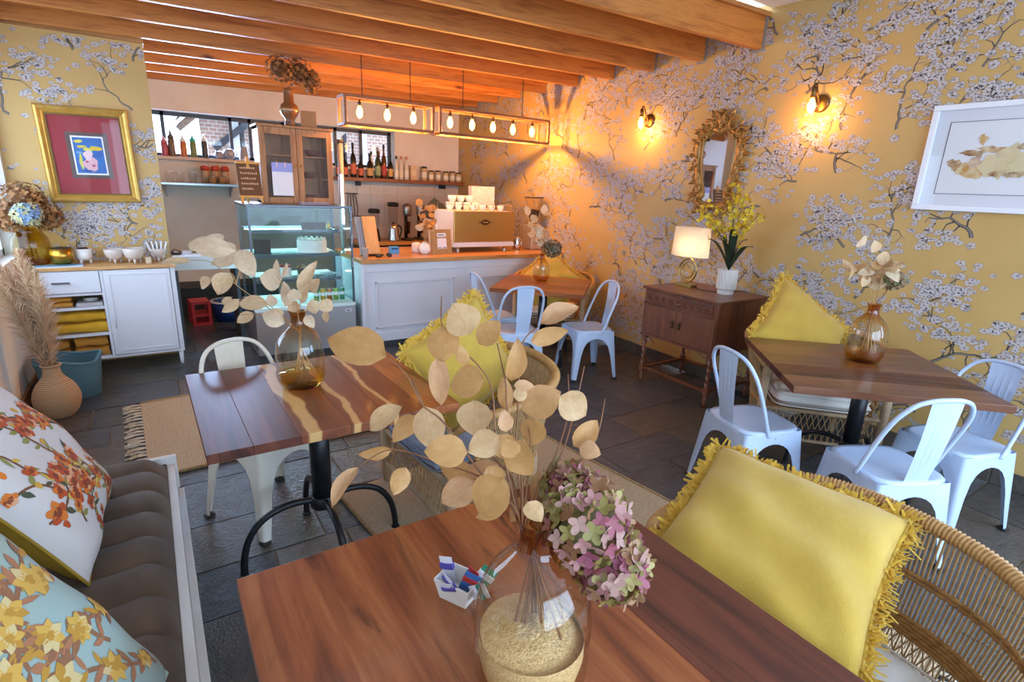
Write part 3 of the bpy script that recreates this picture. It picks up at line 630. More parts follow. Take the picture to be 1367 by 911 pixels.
def fringe_mesh(w, h, N=130, ln=.030):
    mb = MB(); rg = random.Random(5)
    for (x, y), (nx, ny) in outline(w, h, N):
        for _ in range(9):
            d = Vector((nx+rg.gauss(0, .55), ny+rg.gauss(0, .55), rg.gauss(0, .5))).normalized(); L = ln*rg.uniform(.7, 1.25); s = Vector((x+rg.gauss(0, .004), y+rg.gauss(0, .004), rg.gauss(0, .003)))
            p1 = s+d*L*.5; p2 = s+d*L+Vector((rg.gauss(0, .006), rg.gauss(0, .006), rg.gauss(0, .008))); sd = d.cross(Vector((0, 0, 1))).normalized()*.0030+Vector((0, 0, .0014))
            i = [mb.pt(q) for q in (s-sd, s+sd, p1+sd*1.2, p1-sd*1.2, p2+sd*1.1, p2-sd*1.1)]
            mb.face((i[0], i[1], i[2], i[3])); mb.face((i[3], i[2], i[4], i[5]))
    mb2 = MB(); mb.tube([(p[0], p[1], 0) for p, _ in outline(w, h, 80)], .006, 6, closed=True)
    return mb.mesh('fringe', yel_f, normals=False)
ypm, _ = pillow_mesh('cover', .50, .50, .15, [yel], 3, .020, 30); yfm = fringe_mesh(.50, .50)
def ypillow(label, loc, x, z, s=1.0):
    t = thing('fringed_pillow', label, 'pillow', (0, 0, 0), 0, 'fringed yellow pillows'); t.matrix_world = basis(loc, x, z) @ Matrix.Scale(s, 4)
    part('cover', ypm, t); part('fringe', yfm, t)['kind'] = 'stuff'; return t
# the pillow's local z is its face; x runs along one seam
ypillow('large fringed yellow pillow leaning in the wicker chair nearest the camera', (1.372, .655, .69), (.26, -.96, -.055), (-.30, -.13, .94), 1.10)
ypillow('fringed yellow pillow in the wicker chair at the middle table, behind the dried leaves', (1.305, 2.36, .725), (.876, .198, .44), (.111, -.97, .216), 1.05)
ypillow('fringed yellow pillow on its corner in the wicker chair against the right wall', (3.62, 1.836, .755), (.788, .19, .586), (-.205, -.816, .541), 1.18)
ypillow('fringed yellow pillow on its corner in the far corner wicker chair', (3.52, 4.536, .665), (.706, -.232, .669), (-.648, -.591, .48), 1.12)
def tufted(label, mat, loc, rz, w=.52, t=.09, nt=3):
    r = thing('seat_cushion', label, 'cushion', loc, rz, 'tufted seat cushions')
    def q(sg):
        def f(u, v):
            a, b = 2*u-1, 2*v-1; e = (max(0, 1-abs(a)**6)*max(0, 1-abs(b)**6))**.4
            d = min(((u*nt*2) % 2-1)**2+((v*nt*2) % 2-1)**2, 1)
            rr = 1-.03*abs(a*b)
            return (a*w/2*rr, b*w/2*rr, t/2+sg*e*(t/2-(.028*max(0, 1-d*2.2) if sg > 0 else 0)))
        return f
    b = MB(); b.grid(q(1), 30, 30); b.grid(q(-1), 12, 12); b.build('cushion_body', mat, r)
    b = MB()
    for z in (.25, .5, .75):
        s = .5-.008+.006*math.sin(PI*z)
        P = []
        for k in range(60):
            a = k/60*2*PI; c, sn = math.cos(a), math.sin(a); m = 1/(abs(c)**8+abs(sn)**8)**.125; P.append((c*m*w*s, sn*m*w*s, t*z))
        b.tube(P, .005, 5, closed=True)
    b.build('welt', mat, r)
    dm = MB().ball((0, 0, 0), .008, 8, 5, sz=.6).mesh('tuft', mat)
    for i in range(nt):
        for j in range(nt): part('tuft', dm, r, ((i+.5)/nt*w-w/2, (j+.5)/nt*w-w/2, t-.026))
    return r
white_c = M('white_cotton', '#e6ded6', .9, col2='#d8cdc4', sc=9, bump=.2, bsc=200, bd=.001); grey_c = M('bluegrey_cotton', '#9aa0b4', .9, col2='#868ca2', sc=9, bump=.2, bsc=200, bd=.001)
tufted('white tufted seat cushion in the wicker chair nearest the camera', white_c, (1.36, .49, .33), math.radians(176), .54)
tufted('blue-grey tufted seat cushion in the wicker chair at the middle table', grey_c, (1.22, 2.27, .33), math.radians(183), .56)
tufted('white tufted seat cushion in the wicker chair by the right wall', white_c, (3.60, 1.68, .33), math.radians(222), .56, .13)
tufted('pinkish white seat cushion in the far corner wicker chair', M('pinkish_cotton', '#e0cdbd', .9), (3.55, 4.52, .33), math.radians(225), .54, .10)
# ------------------------------------------------------------------ amber glass vases with dried stems
amber = glass('amber_glass', tint2=[(0, '#e9cf80'), (.1, '#ecd99c'), (.28, '#fdf8ea'), (.64, '#fcf6e6'), (.76, '#f2dcae'), (.86, '#dcae62'), (1, '#cf9644')], z0=0, z1=.335, refl=1.8)
amber2 = glass('amber_glass_pale', tint2=[(0, '#efe0b4'), (.3, '#fdfaf2'), (.66, '#fcf8ee'), (.8, '#e9cf9c'), (.9, '#c08c3c'), (1, '#a86f28')], z0=0, z1=.335, refl=1.6)
def vase_mesh(mat, H=.335, R=.100, name='vase_body'):
    k = H/.335; P = [(0, .0), (.062, 0), (.082, .008), (.098, .04), (R, .10), (R*1.0, .15), (R*.93, .195), (R*.74, .235), (R*.48, .262), (.034, .278), (.030, .295), (.031, .318), (.037, .335)]
    P = [(r, z*k) for r, z in P]; Q = spline([(r, 0, z) for r, z in P[2:]], 4)
    prof = [(0, 0), (.062, 0)]+[(p.x, p.z) for p in Q]
    return MB().lathe(prof, 40, cap=False).mesh(name, mat)
vm = vase_mesh(amber)
def vase(label, loc, mat=None, s=1.0, base=True):
    t = thing('glass_vase', label, 'vase', loc, 0, 'amber glass vases'); t.scale = (s, s, s)
    part('vase_body', vm if mat is None else vase_mesh(mat), t)
    if base: MB().lathe([(0, .018), (.078, .018), (.094, .045), (.1, .058), (.09, .062), (0, .064)], 32).build('glass_base', glass('amber_base', (.93, .76, .34), refl=.3), t)
    return t
vase('big clear vase with amber neck standing in the foreground, coarse sand inside', (.485, .612, .75), amber2, 1.03, False)
vase('amber glass vase on the middle table, full of pale dried leaves', (.481, 2.335, .75))
vase('amber glass vase on the right-hand table, in front of the wall', (3.33, 1.315, .75))
vase('mottled amber vase on the far corner table', (3.19, 4.235, .75), amber, .80)
# sand in the near vase
def sand_f(u, v):
    a = v*2*PI; r = .0925*u; z = .105+.03*(1-u*u)+.012*math.cos(a-2)*u
    if u > .999: z = .105+.012*math.cos(a-2)
    return (r*math.cos(a), r*math.sin(a), z+.0035*(hsh(round(u*40), round(v*90))-.5))
b = MB(); b.grid(sand_f, 34, 90, cv=True); b.lathe([(.0, .018), (.070, .018), (.086, .04), (.0945, .08), (.0935, .112)], 40, cap=False)
tag(b.build('sand', M('coarse_sand', '#e6c696', .95, col2='#c59e68', sc=260, bump=1, bsc=300, bd=.004), loc=(.485, .612, .75)), 'coarse golden sand filling the lower half of the foreground vase', 'sand', kind='stuff')
def leaf_me(mat, curl, cup, name='leaf', fold=0):
    def q(u, v):
        a = 2*v-1; w = math.sin(PI*u**.85)**.72*(1-.12*u)
        y = a*w*.5; z = curl*math.sin(PI*u)*.5-curl*.15*u+cup*abs(a)**1.5*w+.02*math.sin(9*u+4*a)+fold*u*u
        return (u, y, z)
    return MB().grid(q, 7, 4).mesh(name, mat, normals=False)
tan = thin('dried_leaf_tan', '#c4955c', .3, .55, '#b6854c', 5, vein='#b98a52'); tan2 = thin('dried_leaf_pale', '#d2b083', .3, .55, '#c39c6c', 5, vein='#c9a06c'); tan3 = thin('dried_leaf_pink', '#cb9e72', .3, .55, '#bb8b60', 5, vein='#bb8d5c')
LT = [leaf_me(m, c, k) for m in (tan, tan2, tan3, tan) for c, k in ((.10, .05), (-.12, -.06), (.2, .12))]
pal = [leaf_me(m, c, k) for m in (thin('dried_leaf_cream', '#e3c9a4', .35, .6, '#d3b184', 6), thin('dried_leaf_ivory', '#ecd9bd', .35, .6, '#dec29b', 6)) for c, k in ((.10, .05), (-.14, -.08), (.22, .12))]
stem_m = M('dried_stem', '#8a5a34', .6, col2='#6f4325', sc=20); stem_g = M('dried_stem_pale', '#b98f58', .6)
def leaf(parent, me, bx, tp, w, n):
    B, T = Vector(bx), Vector(tp); d = T-B; L = d.length; m = basis(B, d, n)
    o = bpy.data.objects.new('leaf', me); C.objects.link(o); o.parent = parent; o.matrix_local = m @ Matrix.Diagonal((L*1.03, w*1.18, L, 1)); return o
def bouquet(label, leaves, stems, tpl, base, r, floor_z, spread, sm=stem_m):
    t = thing('dried_leaf_branches', label, 'dried leaves', base, 0, 'dried leaf arrangements'); O = Vector(base); rg = random.Random(2)
    for k, s in enumerate(stems):
        P = [Vector(p)-O for p in s]
        if k < 10 or True:
            if (P[0].xy.length < .12) and P[0].z > floor_z: P = [Vector((-P[0].x*spread+rg.gauss(0, .02), -P[0].y*spread+rg.gauss(0, .02), floor_z))]+[Vector((P[0].x*.4, P[0].y*.4, (P[0].z+floor_z)*.62))]+P
        Q = spline(P, 5); n = len(Q)
        MB().tube(Q, [r*(1-.6*i/n) for i in range(n)], 5).build('stem', sm, t)
    for k, a in enumerate(leaves):
        leaf(t, tpl[(k*5+k//3) % len(tpl)], Vector(a[:3])-O, Vector(a[3:6])-O, a[6], a[7:10])
    return t
bouquet('large tan dried eucalyptus branches spreading from the foreground vase', FRONT_LEAVES, FRONT_STEMS, LT, (.485, .612, .772), .0026, .13, .8)
bouquet('pale cream dried leaf sprays leaning left from the middle table vase', MID_LEAVES, MID_STEMS, pal, (.481, 2.335, .772), .003, .05, .5, stem_g)
def wild(label, base, neck, seed, n, R, L, tpl, up=.33, lean=(0, 0)):
    rg = random.Random(seed); O = Vector(base); lv = []; st = []
    for k in range(9):
        a = rg.random()*6.28; e = Vector((math.cos(a)*R*rg.uniform(.4, 1)+lean[0], math.sin(a)*R*rg.uniform(.4, 1)+lean[1], neck+up*rg.uniform(.5, 1)))
        p0 = Vector((e.x*.1, e.y*.1, neck)); mid = Vector((e.x*.4, e.y*.4, neck+(e.z-neck)*.55)); st.append([tuple(O+p) for p in (p0, mid, e)])
        for j in range(n//9+1):
            f = rg.uniform(.3, 1.05); q = p0.lerp(e, f)+Vector((0, 0, .02)); d = Vector((rg.gauss(0, 1), rg.gauss(0, 1), rg.gauss(.2, .7))).normalized()*L*rg.uniform(.7, 1.2)
            lv.append((*(O+q), *(O+q+d), L*rg.uniform(.55, .85), rg.gauss(-.4, .5), rg.gauss(-.7, .4), rg.gauss(.4, .4)))
    return bouquet(label, lv, st, tpl, base, .0022, .05, .5, stem_g)
wild('beige dried leaves in the vase on the right-hand table', (3.33, 1.315, .768), .33, 21, 26, .15, .085, pal+LT[3:6], .30, (-.02, .06))
wild('cream dried leaf spray in the vase on the far corner table', (3.19, 4.235, .766), .27, 33, 34, .13, .085, pal, .40, (-.04, .06))
# ------------------------------------------------------------------ hydrangeas
def floret_me(mat, cup=.35, name='floret'):
    mb = MB()
    for k in range(4):
        a = k*PI/2; c, s = math.cos(a), math.sin(a)
        P = [(0, 0, 0), (.45, -.42, .5*cup*.5), (.95, -.30, cup*.9), (1.12, 0, cup), (.95, .30, cup*.9), (.45, .42, .5*cup*.5)]
        i = [mb.pt((x*c-y*s, x*s+y*c, z)) for x, y, z in P]
        m = mb.pt((.6*c, .6*s, .28*cup))
        for q in range(6): mb.face((i[q], i[(q+1) % 6], m), True)
    return mb.mesh(name, mat, normals=False)
def hydrangea(label, root, heads, cols, fr, stem, group='dried hydrangeas', core='#6d6a44', n=100, seed=1, fn='floret'):
    t = thing('dried_hydrangea', label, 'flower', root, 0, group); rg = random.Random(seed)
    tpl = [floret_me(thin('petal_'+c.lstrip('#'), c, .3, .6), rg.uniform(.2, .5), fn) for c in cols]
    O = Vector(root); cm = M('flower_core_'+core.lstrip('#'), core, .9)
    for (hx, hy, hz, rx, rz) in heads:
        c = Vector((hx, hy, hz))-O
        MB().ball(c, rx*.72, 10, 7, sz=rz/rx).build('flower_core', cm, t)
        P = spline([c, Vector((c.x*.5, c.y*.5, max(stem+.06, c.z*.55))), Vector((0, 0, stem)), Vector((-c.x*.3, -c.y*.3, .03))], 5)
        MB().tube(P, .0028, 5).build('stem', stem_m, t)
        for k in range(n):
            z = 1-2*(k+.5)/n; a = k*2.39996; q = math.sqrt(1-z*z); d = Vector((q*math.cos(a), q*math.sin(a), z)); s = rg.uniform(.88, 1.08)
            p = c+Vector((d.x*rx*s, d.y*rx*s, d.z*rz*s)); nn = (d+Vector((rg.gauss(0, .3), rg.gauss(0, .3), rg.gauss(0, .3)))).normalized()
            o = bpy.data.objects.new(fn, tpl[rg.randrange(len(tpl))]); C.objects.link(o); o.parent = t
            sc = fr*rg.uniform(.8, 1.2); o.matrix_local = basis(p, nn.orthogonal(), nn) @ Matrix.Rotation(rg.random()*6, 4, 'Z') @ Matrix.Scale(sc, 4)
    return t
hydrangea('mauve and green dried hydrangea drooping from the right of the foreground vase', (.485, .612, .775), [(.566, .586, 1.075, .074, .078), (.602, .545, 1.00, .058, .060), (.548, .612, 1.125, .045, .042)],
          ['#a85f6c', '#9c8c4c', '#b8837e', '#9a6c48', '#8c485a', '#8f8448', '#b38c68', '#b5a468', '#be9488'], .0155, .27, n=125, core='#7a7650')
hydrangea('brownish green dried hydrangea in the vase on the right-hand table', (3.33, 1.315, .77), [(3.40, 1.28, 1.22, .06, .045)], ['#8f7a5c', '#a58f73', '#8a8a62', '#a0785e'], .016, .3, n=60)
hydrangea('grey-brown dried hydrangea in the far corner table vase', (3.19, 4.235, .765), [(3.27, 4.18, 1.07, .085, .08)], ['#8c7a60', '#a08d72', '#77684f', '#6d6a58'], .02, .25, n=80)
# ------------------------------------------------------------------ sugar bowl and sachets
cer = M('white_ceramic', '#ece8e2', .18)
t = thing('sachet_dish', 'small white ceramic dish of sugar sachets left of the foreground vase', 'dish', (.475, .865, .75), math.radians(-62))
b = MB(); o0 = [(-.048, -.034), (.048, -.034), (.048, .034), (-.048, .034)]
def rr(w, d, z): return [(w*c, d*s, z) for c, s in ((-1, -1), (1, -1), (1, 1), (-1, 1))]
loops = [rr(.034, .026, 0), rr(.045, .034, .05), rr(.042, .031, .05), rr(.032, .024, .006)]
ids = [[b.pt(p) for p in L] for L in loops]
for a, c in zip(ids, ids[1:]):
    for k in range(4): b.face((a[k], a[(k+1) % 4], c[(k+1) % 4], c[k]))
b.face(ids[0]); b.face(ids[-1]); b.build('dish_body', cer, t, .002, 2)
sm = [M('sachet_white', '#e4e2ea', .5), M('sachet_violet', '#5a50a8', .5), M('sachet_blue', '#3b6fb4', .4), M('sachet_red', '#c23a34', .4), M('sachet_green', '#2f8a6b', .4)]
def sachet(label, x, y, z, rot, a, c, w=.034, h=.058):
    o = thing('sugar_sachet', label, 'sachet', (0, 0, 0), 0, 'sachets in the white dish')
    m = t.matrix_world.copy() if False else Matrix.Translation((.475, .865, .75)) @ Matrix.Rotation(math.radians(-62), 4, 'Z')
    o.matrix_world = m @ Matrix.Translation((x, y, z)) @ Euler(rot).to_matrix().to_4x4()
    b = MB(); b.grid(lambda u, v: ((u-.5)*w, .0035*math.sin(PI*u)*math.sin(PI*v)+.0006, v*h), 6, 6); b.grid(lambda u, v: ((u-.5)*w, -.0035*math.sin(PI*u)*math.sin(PI*v)-.0006, v*h), 6, 6)
    b.build('wrapper', sm[a], o)
    b = MB(); b.box(-w/2-.0003, w/2+.0003, -.0052, .0052, h*.60, h*.82); b.build('printed_band', sm[c], o)
    MB().box(-w/2, w/2, -.0006, .0006, h, h+.004).build('crimped_end', sm[a], o)
sachet('white and violet sugar sachet standing at the back left of the dish', -.026, .006, .02, (.12, -.15, .2), 0, 1, .03, .068)
sachet('white sugar sachet with a violet band tilted at the front of the dish', -.012, -.012, .016, (.35, .2, -.3), 0, 1)
sachet('white sugar sachet lying low in the dish corner', .004, -.016, .014, (.5, -.3, .1), 0, 1, .032, .05)
sachet('blue sweetener sachet in the middle of the dish', .016, .0, .02, (.2, .35, .3), 2, 3)
sachet('red sweetener sachet behind the blue one in the dish', .024, .012, .022, (.1, .2, -.2), 3, 2, .03, .056)
sachet('green tea sachet at the right end of the dish', .034, .008, .026, (-.1, .6, .4), 4, 0, .036, .06)
sachet('white and green sachet leaning over the rim at the far right of the dish', .036, -.008, .03, (.1, .9, -.2), 0, 4, .03, .062)
# ------------------------------------------------------------------ serving counter
ply_w = M('white_panel', '#dedfe6', .42, col2='#d6d7df', sc=2)
oak = wood('counter_oak', '#b9783c', '#cf9452', '#a1642f', axis=0, rough=.35, bump=.05, coat=.2)
t = thing('serving_counter', 'white panelled serving counter with an oak top under the coffee machine', 'counter', (1.665, 5.08, 0))
MB().box(.025, 2.475, .03, .95, .06, .858).build('body', ply_w, t, .003)
MB().box(.05, 2.475, .05, .9, 0, .06).build('plinth', M('dark_plinth', '#3a3a40', .6), t)
MB().box(0, 2.475, -.015, .97, .858, .903).build('worktop', oak, t, .004)
MB().box(.025, 2.475, .018, .032, .775, .858).build('frieze', ply_w, t, .003)
MB().box(.025, 2.475, .018, .032, .06, .155).build('base_rail', ply_w, t, .003)
MB().box(.0, .03, .012, .95, .0, .858).build('end_panel', ply_w, t, .003)
for x0, x1 in ((.145, .995), (1.32, 2.17)):
    for a, c in (((x0, .21), (x1, .21)), ((x0, .665), (x1, .665)), ((x0, .21), (x0, .665)), ((x1, .21), (x1, .665))):
        MB().box(min(a[0], c[0])-.012, max(a[0], c[0])+.012, .014, .031, min(a[1], c[1])-.012, max(a[1], c[1])+.012).build('moulding', ply_w, t, .006, 2)
# ------------------------------------------------------------------ coffee machine
steel = M('brushed_steel', '#b9b3aa', .28, .95, col2='#a9a39b', sc=3, stretch=(1, 1, 40)); chrome = M('chrome', '#d8d8d8', .12, 1)
cm_w = M('machine_white', '#e4dfdc', .25); brass_p = M('machine_bronze', '#c79a55', .36, .9)
t = thing('espresso_machine', 'large white espresso machine with a bronze steel back panel on the counter', 'coffee machine', (2.80, 5.36, .903))
b = MB(); b.box(0, .80, .02, .50, .075, .455); b.build('body', cm_w, t, .012, 3)
MB().box(.005, .80, .0, .03, .115, .455).build('back_panel', brass_p, t, .004, 2)
MB().box(-.004, .80, -.004, .50, .06, .108).build('base_tray', cm_w, t, .006, 2)
for x in (.08, .70):
    for y in (.05, .42): MB().lathe([(.022, 0), (.02, .008), (.016, .02), (.016, .06)], 14, (x, y, 0)).build('foot', chrome, t)
b = MB(); b.tube([(.03, .03, .44), (.03, .03, .525), (.77, .03, .525), (.77, .03, .44)], .005, 6); b.tube([(.03, .47, .44), (.03, .47, .525), (.77, .47, .525), (.77, .47, .44)], .005, 6)
b.tube([(.03, .03, .525), (.03, .47, .525)], .005, 6); b.tube([(.77, .03, .525), (.77, .47, .525)], .005, 6)
for x in (.28, .52): b.tube([(x, .03, .44), (x, .03, .525)], .004, 6)
b.build('cup_rail', chrome, t)
em = M('emblem_dark', '#3d2416', .35, .4); emg = M('emblem_gold', '#cfa75a', .3, .8)
b = MB(); o = [(-.10, 0), (-.055, .012), (-.035, .028), (0, .036), (.035, .028), (.055, .012), (.10, 0), (.055, -.012), (.035, -.028), (0, -.036), (-.035, -.028), (-.055, -.012)]
b.m = Matrix.Translation((.40, -.006, .335)) @ Matrix.Rotation(PI/2, 4, 'X'); b.prism(o, -.004, .004); e = b.build('emblem', em, t)
b = MB(); b.m = Matrix.Translation((.40, -.012, .335)) @ Matrix.Rotation(PI/2, 4, 'X'); b.tube([(x*.86, y*.8, 0) for x, y in o], .0022, 6, closed=True)
b.box(-.03, .03, -.008, .008, -.001, .001); b.build('emblem_rim', emg, e)
def cup(label, loc, s=1.0, m=None, handle=True, group='white cups on the coffee machine'):
    c = thing('coffee_cup', label, 'cup', loc, 0, group); c.scale = (s, s, s)
    MB().lathe([(0, .0), (.022, 0), (.026, .006), (.036, .03), (.041, .062), (.038, .062), (.033, .03), (.02, .01), (0, .009)], 18, cap=False).build('cup_body', m or cer, c)
    if handle: MB().tube(arc((.036, 0, .05), (.075, 0, .045), (.034, 0, .018), 8), .004, 6).build('handle', m or cer, c)
    return c
zc = 1.36; c0 = None; names = ['first', 'second', 'third', 'fourth']
for k in range(4):
    x = 3.10+k*.12
    lb = f'white cup in the front row on the coffee machine, {names[k]} from the left'
    c0 = cup(lb, (x, 5.46, zc)) if c0 is None else dup(c0, (x, 5.46, zc), .5*k, lb)
for k in range(4):
    dup(c0, (2.90+k*.108, 5.66, zc), 1.5, f'white cup in the back row on the coffee machine, {names[k]} from the left', scale=(1.25, 1.25, 1.35))
for k in range(3): dup(c0, (2.93+k*.11, 5.66, zc+.085), 1.5, f'white cup stacked on the back row, {names[k]} from the left', scale=(1.25, 1.25, 1.2))
card = M('pale_card', '#d6cbd0', .7, col2='#c3b3b4', sc=40)
t = thing('printed_box', 'pale printed box standing behind the cups on the coffee machine', 'box', (3.40, 5.80, zc))
b = MB().box(-.16, .16, -.04, .04, 0, .27).build('carton', card, t, .003); MB().box(-.01, .06, -.0415, -.04, .02, .06).build('printed_mark', M('black_print', '#2b2523', .6), t)
dkc = M('dark_cloth', '#3b4046', .9, bump=.3, bsc=30)
t = thing('cloth_heap_on_stand', 'dark cloth heaped behind the left end of the coffee machine', 'cloth', (2.98, 6.23, 0))
b = MB(); b.grid(lambda u, v: ((.13+.03*math.sin(9*v*6.28)*u)*math.sin(PI*min(1, .12+.88*u))*math.cos(v*6.28)*1.3, (.07+.02*math.sin(7*v*6.28))*math.sin(PI*min(1, .12+.88*u))*math.sin(v*6.28), 1.12+.34*u+.02*math.sin(6*v*6.28)*u), 10, 40, cv=True)
b.build('cloth_heap', dkc, t); MB().tube([(0, 0, 0), (0, 0, 1.2)], .02, 10).build('stand_pole', chrome, t); MB().lathe([(.15, 0), (.15, .012), (.02, .03)], 20).build('stand_foot', iron, t)
# things along the counter
t = thing('coffee_grinder', 'coffee grinder with a clear hopper of dark beans at the right end of the counter', 'grinder', (3.97, 5.50, .903))
MB().box(-.08, .08, -.10, .10, 0, .30).build('body', M('grinder_body', '#c9b59d', .35, .5), t, .02, 3)
MB().lathe([(.035, .30), (.04, .33), (.115, .60), (.118, .62)], 24, cap=False).build('hopper', glass('hopper_glass', (.93, .88, .82)), t)
MB().lathe([(0, .331), (.036, .331), (.078, .47), (0, .485)], 20).build('coffee_beans', M('coffee_beans', '#2c1a10', .6, bump=.8, bsc=120), t, kind='stuff')
MB().lathe([(0, .63), (.122, .63), (.122, .615), (.118, .615)], 24, cap=False).build('lid', M('grinder_lid', '#4b3a31', .4), t); MB().cyl((0, -.13, .08), .03, .05).build('dosing_fork', chrome, t)
t = thing('milk_jug', 'small steel milk jug between the coffee machine and the grinder', 'jug', (3.74, 5.50, .903))
MB().lathe([(0, 0), (.045, 0), (.05, .01), (.047, .08), (.04, .13), (.043, .15), (.04, .15), (.037, .13), (.044, .08), (.045, .012), (0, .01)], 20, cap=False).build('jug_body', chrome, t); MB().tube(arc((.043, 0, .13), (.10, 0, .12), (.048, 0, .03), 8), .005, 6).build('handle', chrome, t)
cork = M('cork', '#bd9562', .85, col2='#9a7344', sc=90); wht = M('sheet_white', '#e9e6e8', .7); ink = M('ink', '#25252b', .6)
t = thing('payment_sign', 'cork framed payment sign with white panels leaning in front of the coffee machine', 'sign', (2.63, 5.29, .903)); t.rotation_euler = (-.14, 0, .12)
MB().box(-.125, .125, 0, .018, .0, .265).build('cork_board', cork, t, .003)
MB().box(-.055, .055, -.003, 0, .185, .225).build('name_strip', wht, t); MB().box(-.058, .058, -.003, 0, .06, .170).build('code_panel', wht, t)
for x in (-.03, .03): MB().box(x-.018, x+.018, -.0045, -.003, .066, .074).build('text_line', ink, t)
MB().box(-.045, .03, -.0045, -.003, .198, .212).build('text_line', M('grey_ink', '#8a8790', .6), t)
MB().bar((0, .018, .2), (0, .09, .0), .03, .006).build('strut', cork, t)
t = thing('card_holder', 'small white card with a black mark standing behind the payment sign', 'card', (2.60, 5.44, .903)); t.rotation_euler = (-.1, 0, .1)
MB().box(-.055, .055, 0, .006, 0, .36).build('card', wht, t); MB().box(.015, .035, -.002, 0, .305, .328).build('printed_mark', ink, t)
t = thing('bud_vase', 'round white vase with dried oats beside the payment sign', 'vase', (2.44, 5.33, .903))
MB().lathe([(0, 0), (.03, 0), (.055, .03), (.062, .062), (.05, .1), (.024, .122), (.024, .13), (.02, .13), (.018, .118), (0, .1)], 24, cap=False).build('vase_body', cer, t)
wild('dried oat and leaf sprays in the round white vase on the counter', (2.44, 5.33, .915), .125, 41, 20, .13, .085, [LT[1], LT[2], pal[1]], .36, (.0, .0))
t = thing('speckled_pot', 'speckled pink pot behind the round white vase', 'pot', (2.41, 5.47, .903)); MB().lathe([(0, 0), (.05, 0), (.06, .03), (.055, .1), (.05, .1), (.045, .03), (0, .02)], 20, cap=False).build('pot_body', M('pink_speckle', '#d4a79c', .5, col2='#e9e0da', sc=90), t); MB().lathe([(.052, .1), (.05, .105), (0, .115)], 20).build('lid', cer, t)
t = thing('menu_stand', 'wooden menu board with a grey folder propped at the left end of the counter', 'menu', (1.83, 5.33, .903)); t.rotation_euler = (-.30, 0, .10)
MB().box(-.03, .115, -.02, -.004, .015, .40).build('wood_board', wood('menu_wood', '#d19a5e', '#dfae75', '#bf874d', axis=2, rough=.5), t, .003)
MB().box(-.085, .06, .0, .02, .015, .40).build('folder', M('folder_grey', '#8d93a0', .5), t, .003); MB().box(-.09, .12, -.04, .03, 0, .016).build('foot_rail', M('dark_wood', '#4b3020', .5), t, .003)
MB().bar((.0, .02, .3), (.0, .14, .03), .02, .01).build('strut', iron, t)
t = thing('paper_cup', 'small grey cup standing at the left edge of the counter', 'cup', (1.73, 5.16, .903)); MB().lathe([(0, 0), (.024, 0), (.034, .10), (.036, .102), (.031, .1), (.02, .01), (0, .008)], 18, cap=False).build('cup_body', M('grey_cup', '#b9b5b2', .5), t); MB().tube([(0, 0, .03), (.012, .0, .15)], .003, 6).build('stirrer', pine_light, t)
t = thing('card_reader', 'small bright blue card reader box on the counter', 'card reader', (2.14, 5.46, .903)); MB().box(-.05, .05, -.03, .03, 0, .075).build('case', M('bright_blue', '#4d9fd6', .4), t, .008); MB().box(-.035, .035, -.0315, -.029, .045, .065).build('screen', M('reader_screen', '#2a5b86', .2), t)
t = thing('tip_bowl', 'shallow yellow bowl behind the counter clutter', 'bowl', (2.02, 5.66, .903)); MB().lathe([(0, 0), (.03, 0), (.07, .04), (.067, .042), (.03, .008), (0, .008)], 20, cap=False).build('bowl_body', M('bowl_yellow', '#d3a23a', .4), t); MB().lathe([(.03, -.0), (.032, .004)], 16).build('foot_ring', M('bowl_yellow', '#d3a23a'), t)
for k, (x, y, c, nm) in enumerate(((1.90, 5.22, '#3b3430', 'dark'), (2.0, 5.25, '#2f2f36', 'black'))):
    t = thing('small_bottle', f'tiny {nm} bottle lying beside the menu board on the counter', 'bottle', (x, y, .903+.018), .6+k); b = MB(); b.m = Matrix.Rotation(PI/2, 4, 'Y'); b.lathe([(0, -.05), (.018, -.05), (.018, .02), (.008, .03), (.008, .05), (0, .05)], 12, cap=False); b.build('bottle_body', M('tiny_'+nm, c, .2), t); b = MB(); b.m = Matrix.Rotation(PI/2, 4, 'Y'); b.cyl((0, 0, .045), .0095, .015, 10); b.build('cap', chrome, t)
# light tube on a steel post
alu_p = M('post_steel', '#8d9094', .5, .25)
t = thing('light_post', 'steel post with a bright vertical light tube at the left end of the counter', 'light', (1.665, 5.62, .903))
MB().tube([(0, 0, 0), (0, 0, 1.08)], .028, 14).build('post', alu_p, t); MB().lathe([(.045, 0), (.045, .02), (.028, .03)], 16).build('base', chrome, t); MB().tube([(-.006, -.030, .30), (-.006, -.030, .78)], .011, 10).build('light_tube', M('tube_light', '#ffffff', emit='#e4f2ff', es=14), t); MB().cyl((0, 0, 1.08), .034, .03).build('cap', M('dark_cap', '#40352e', .5), t)
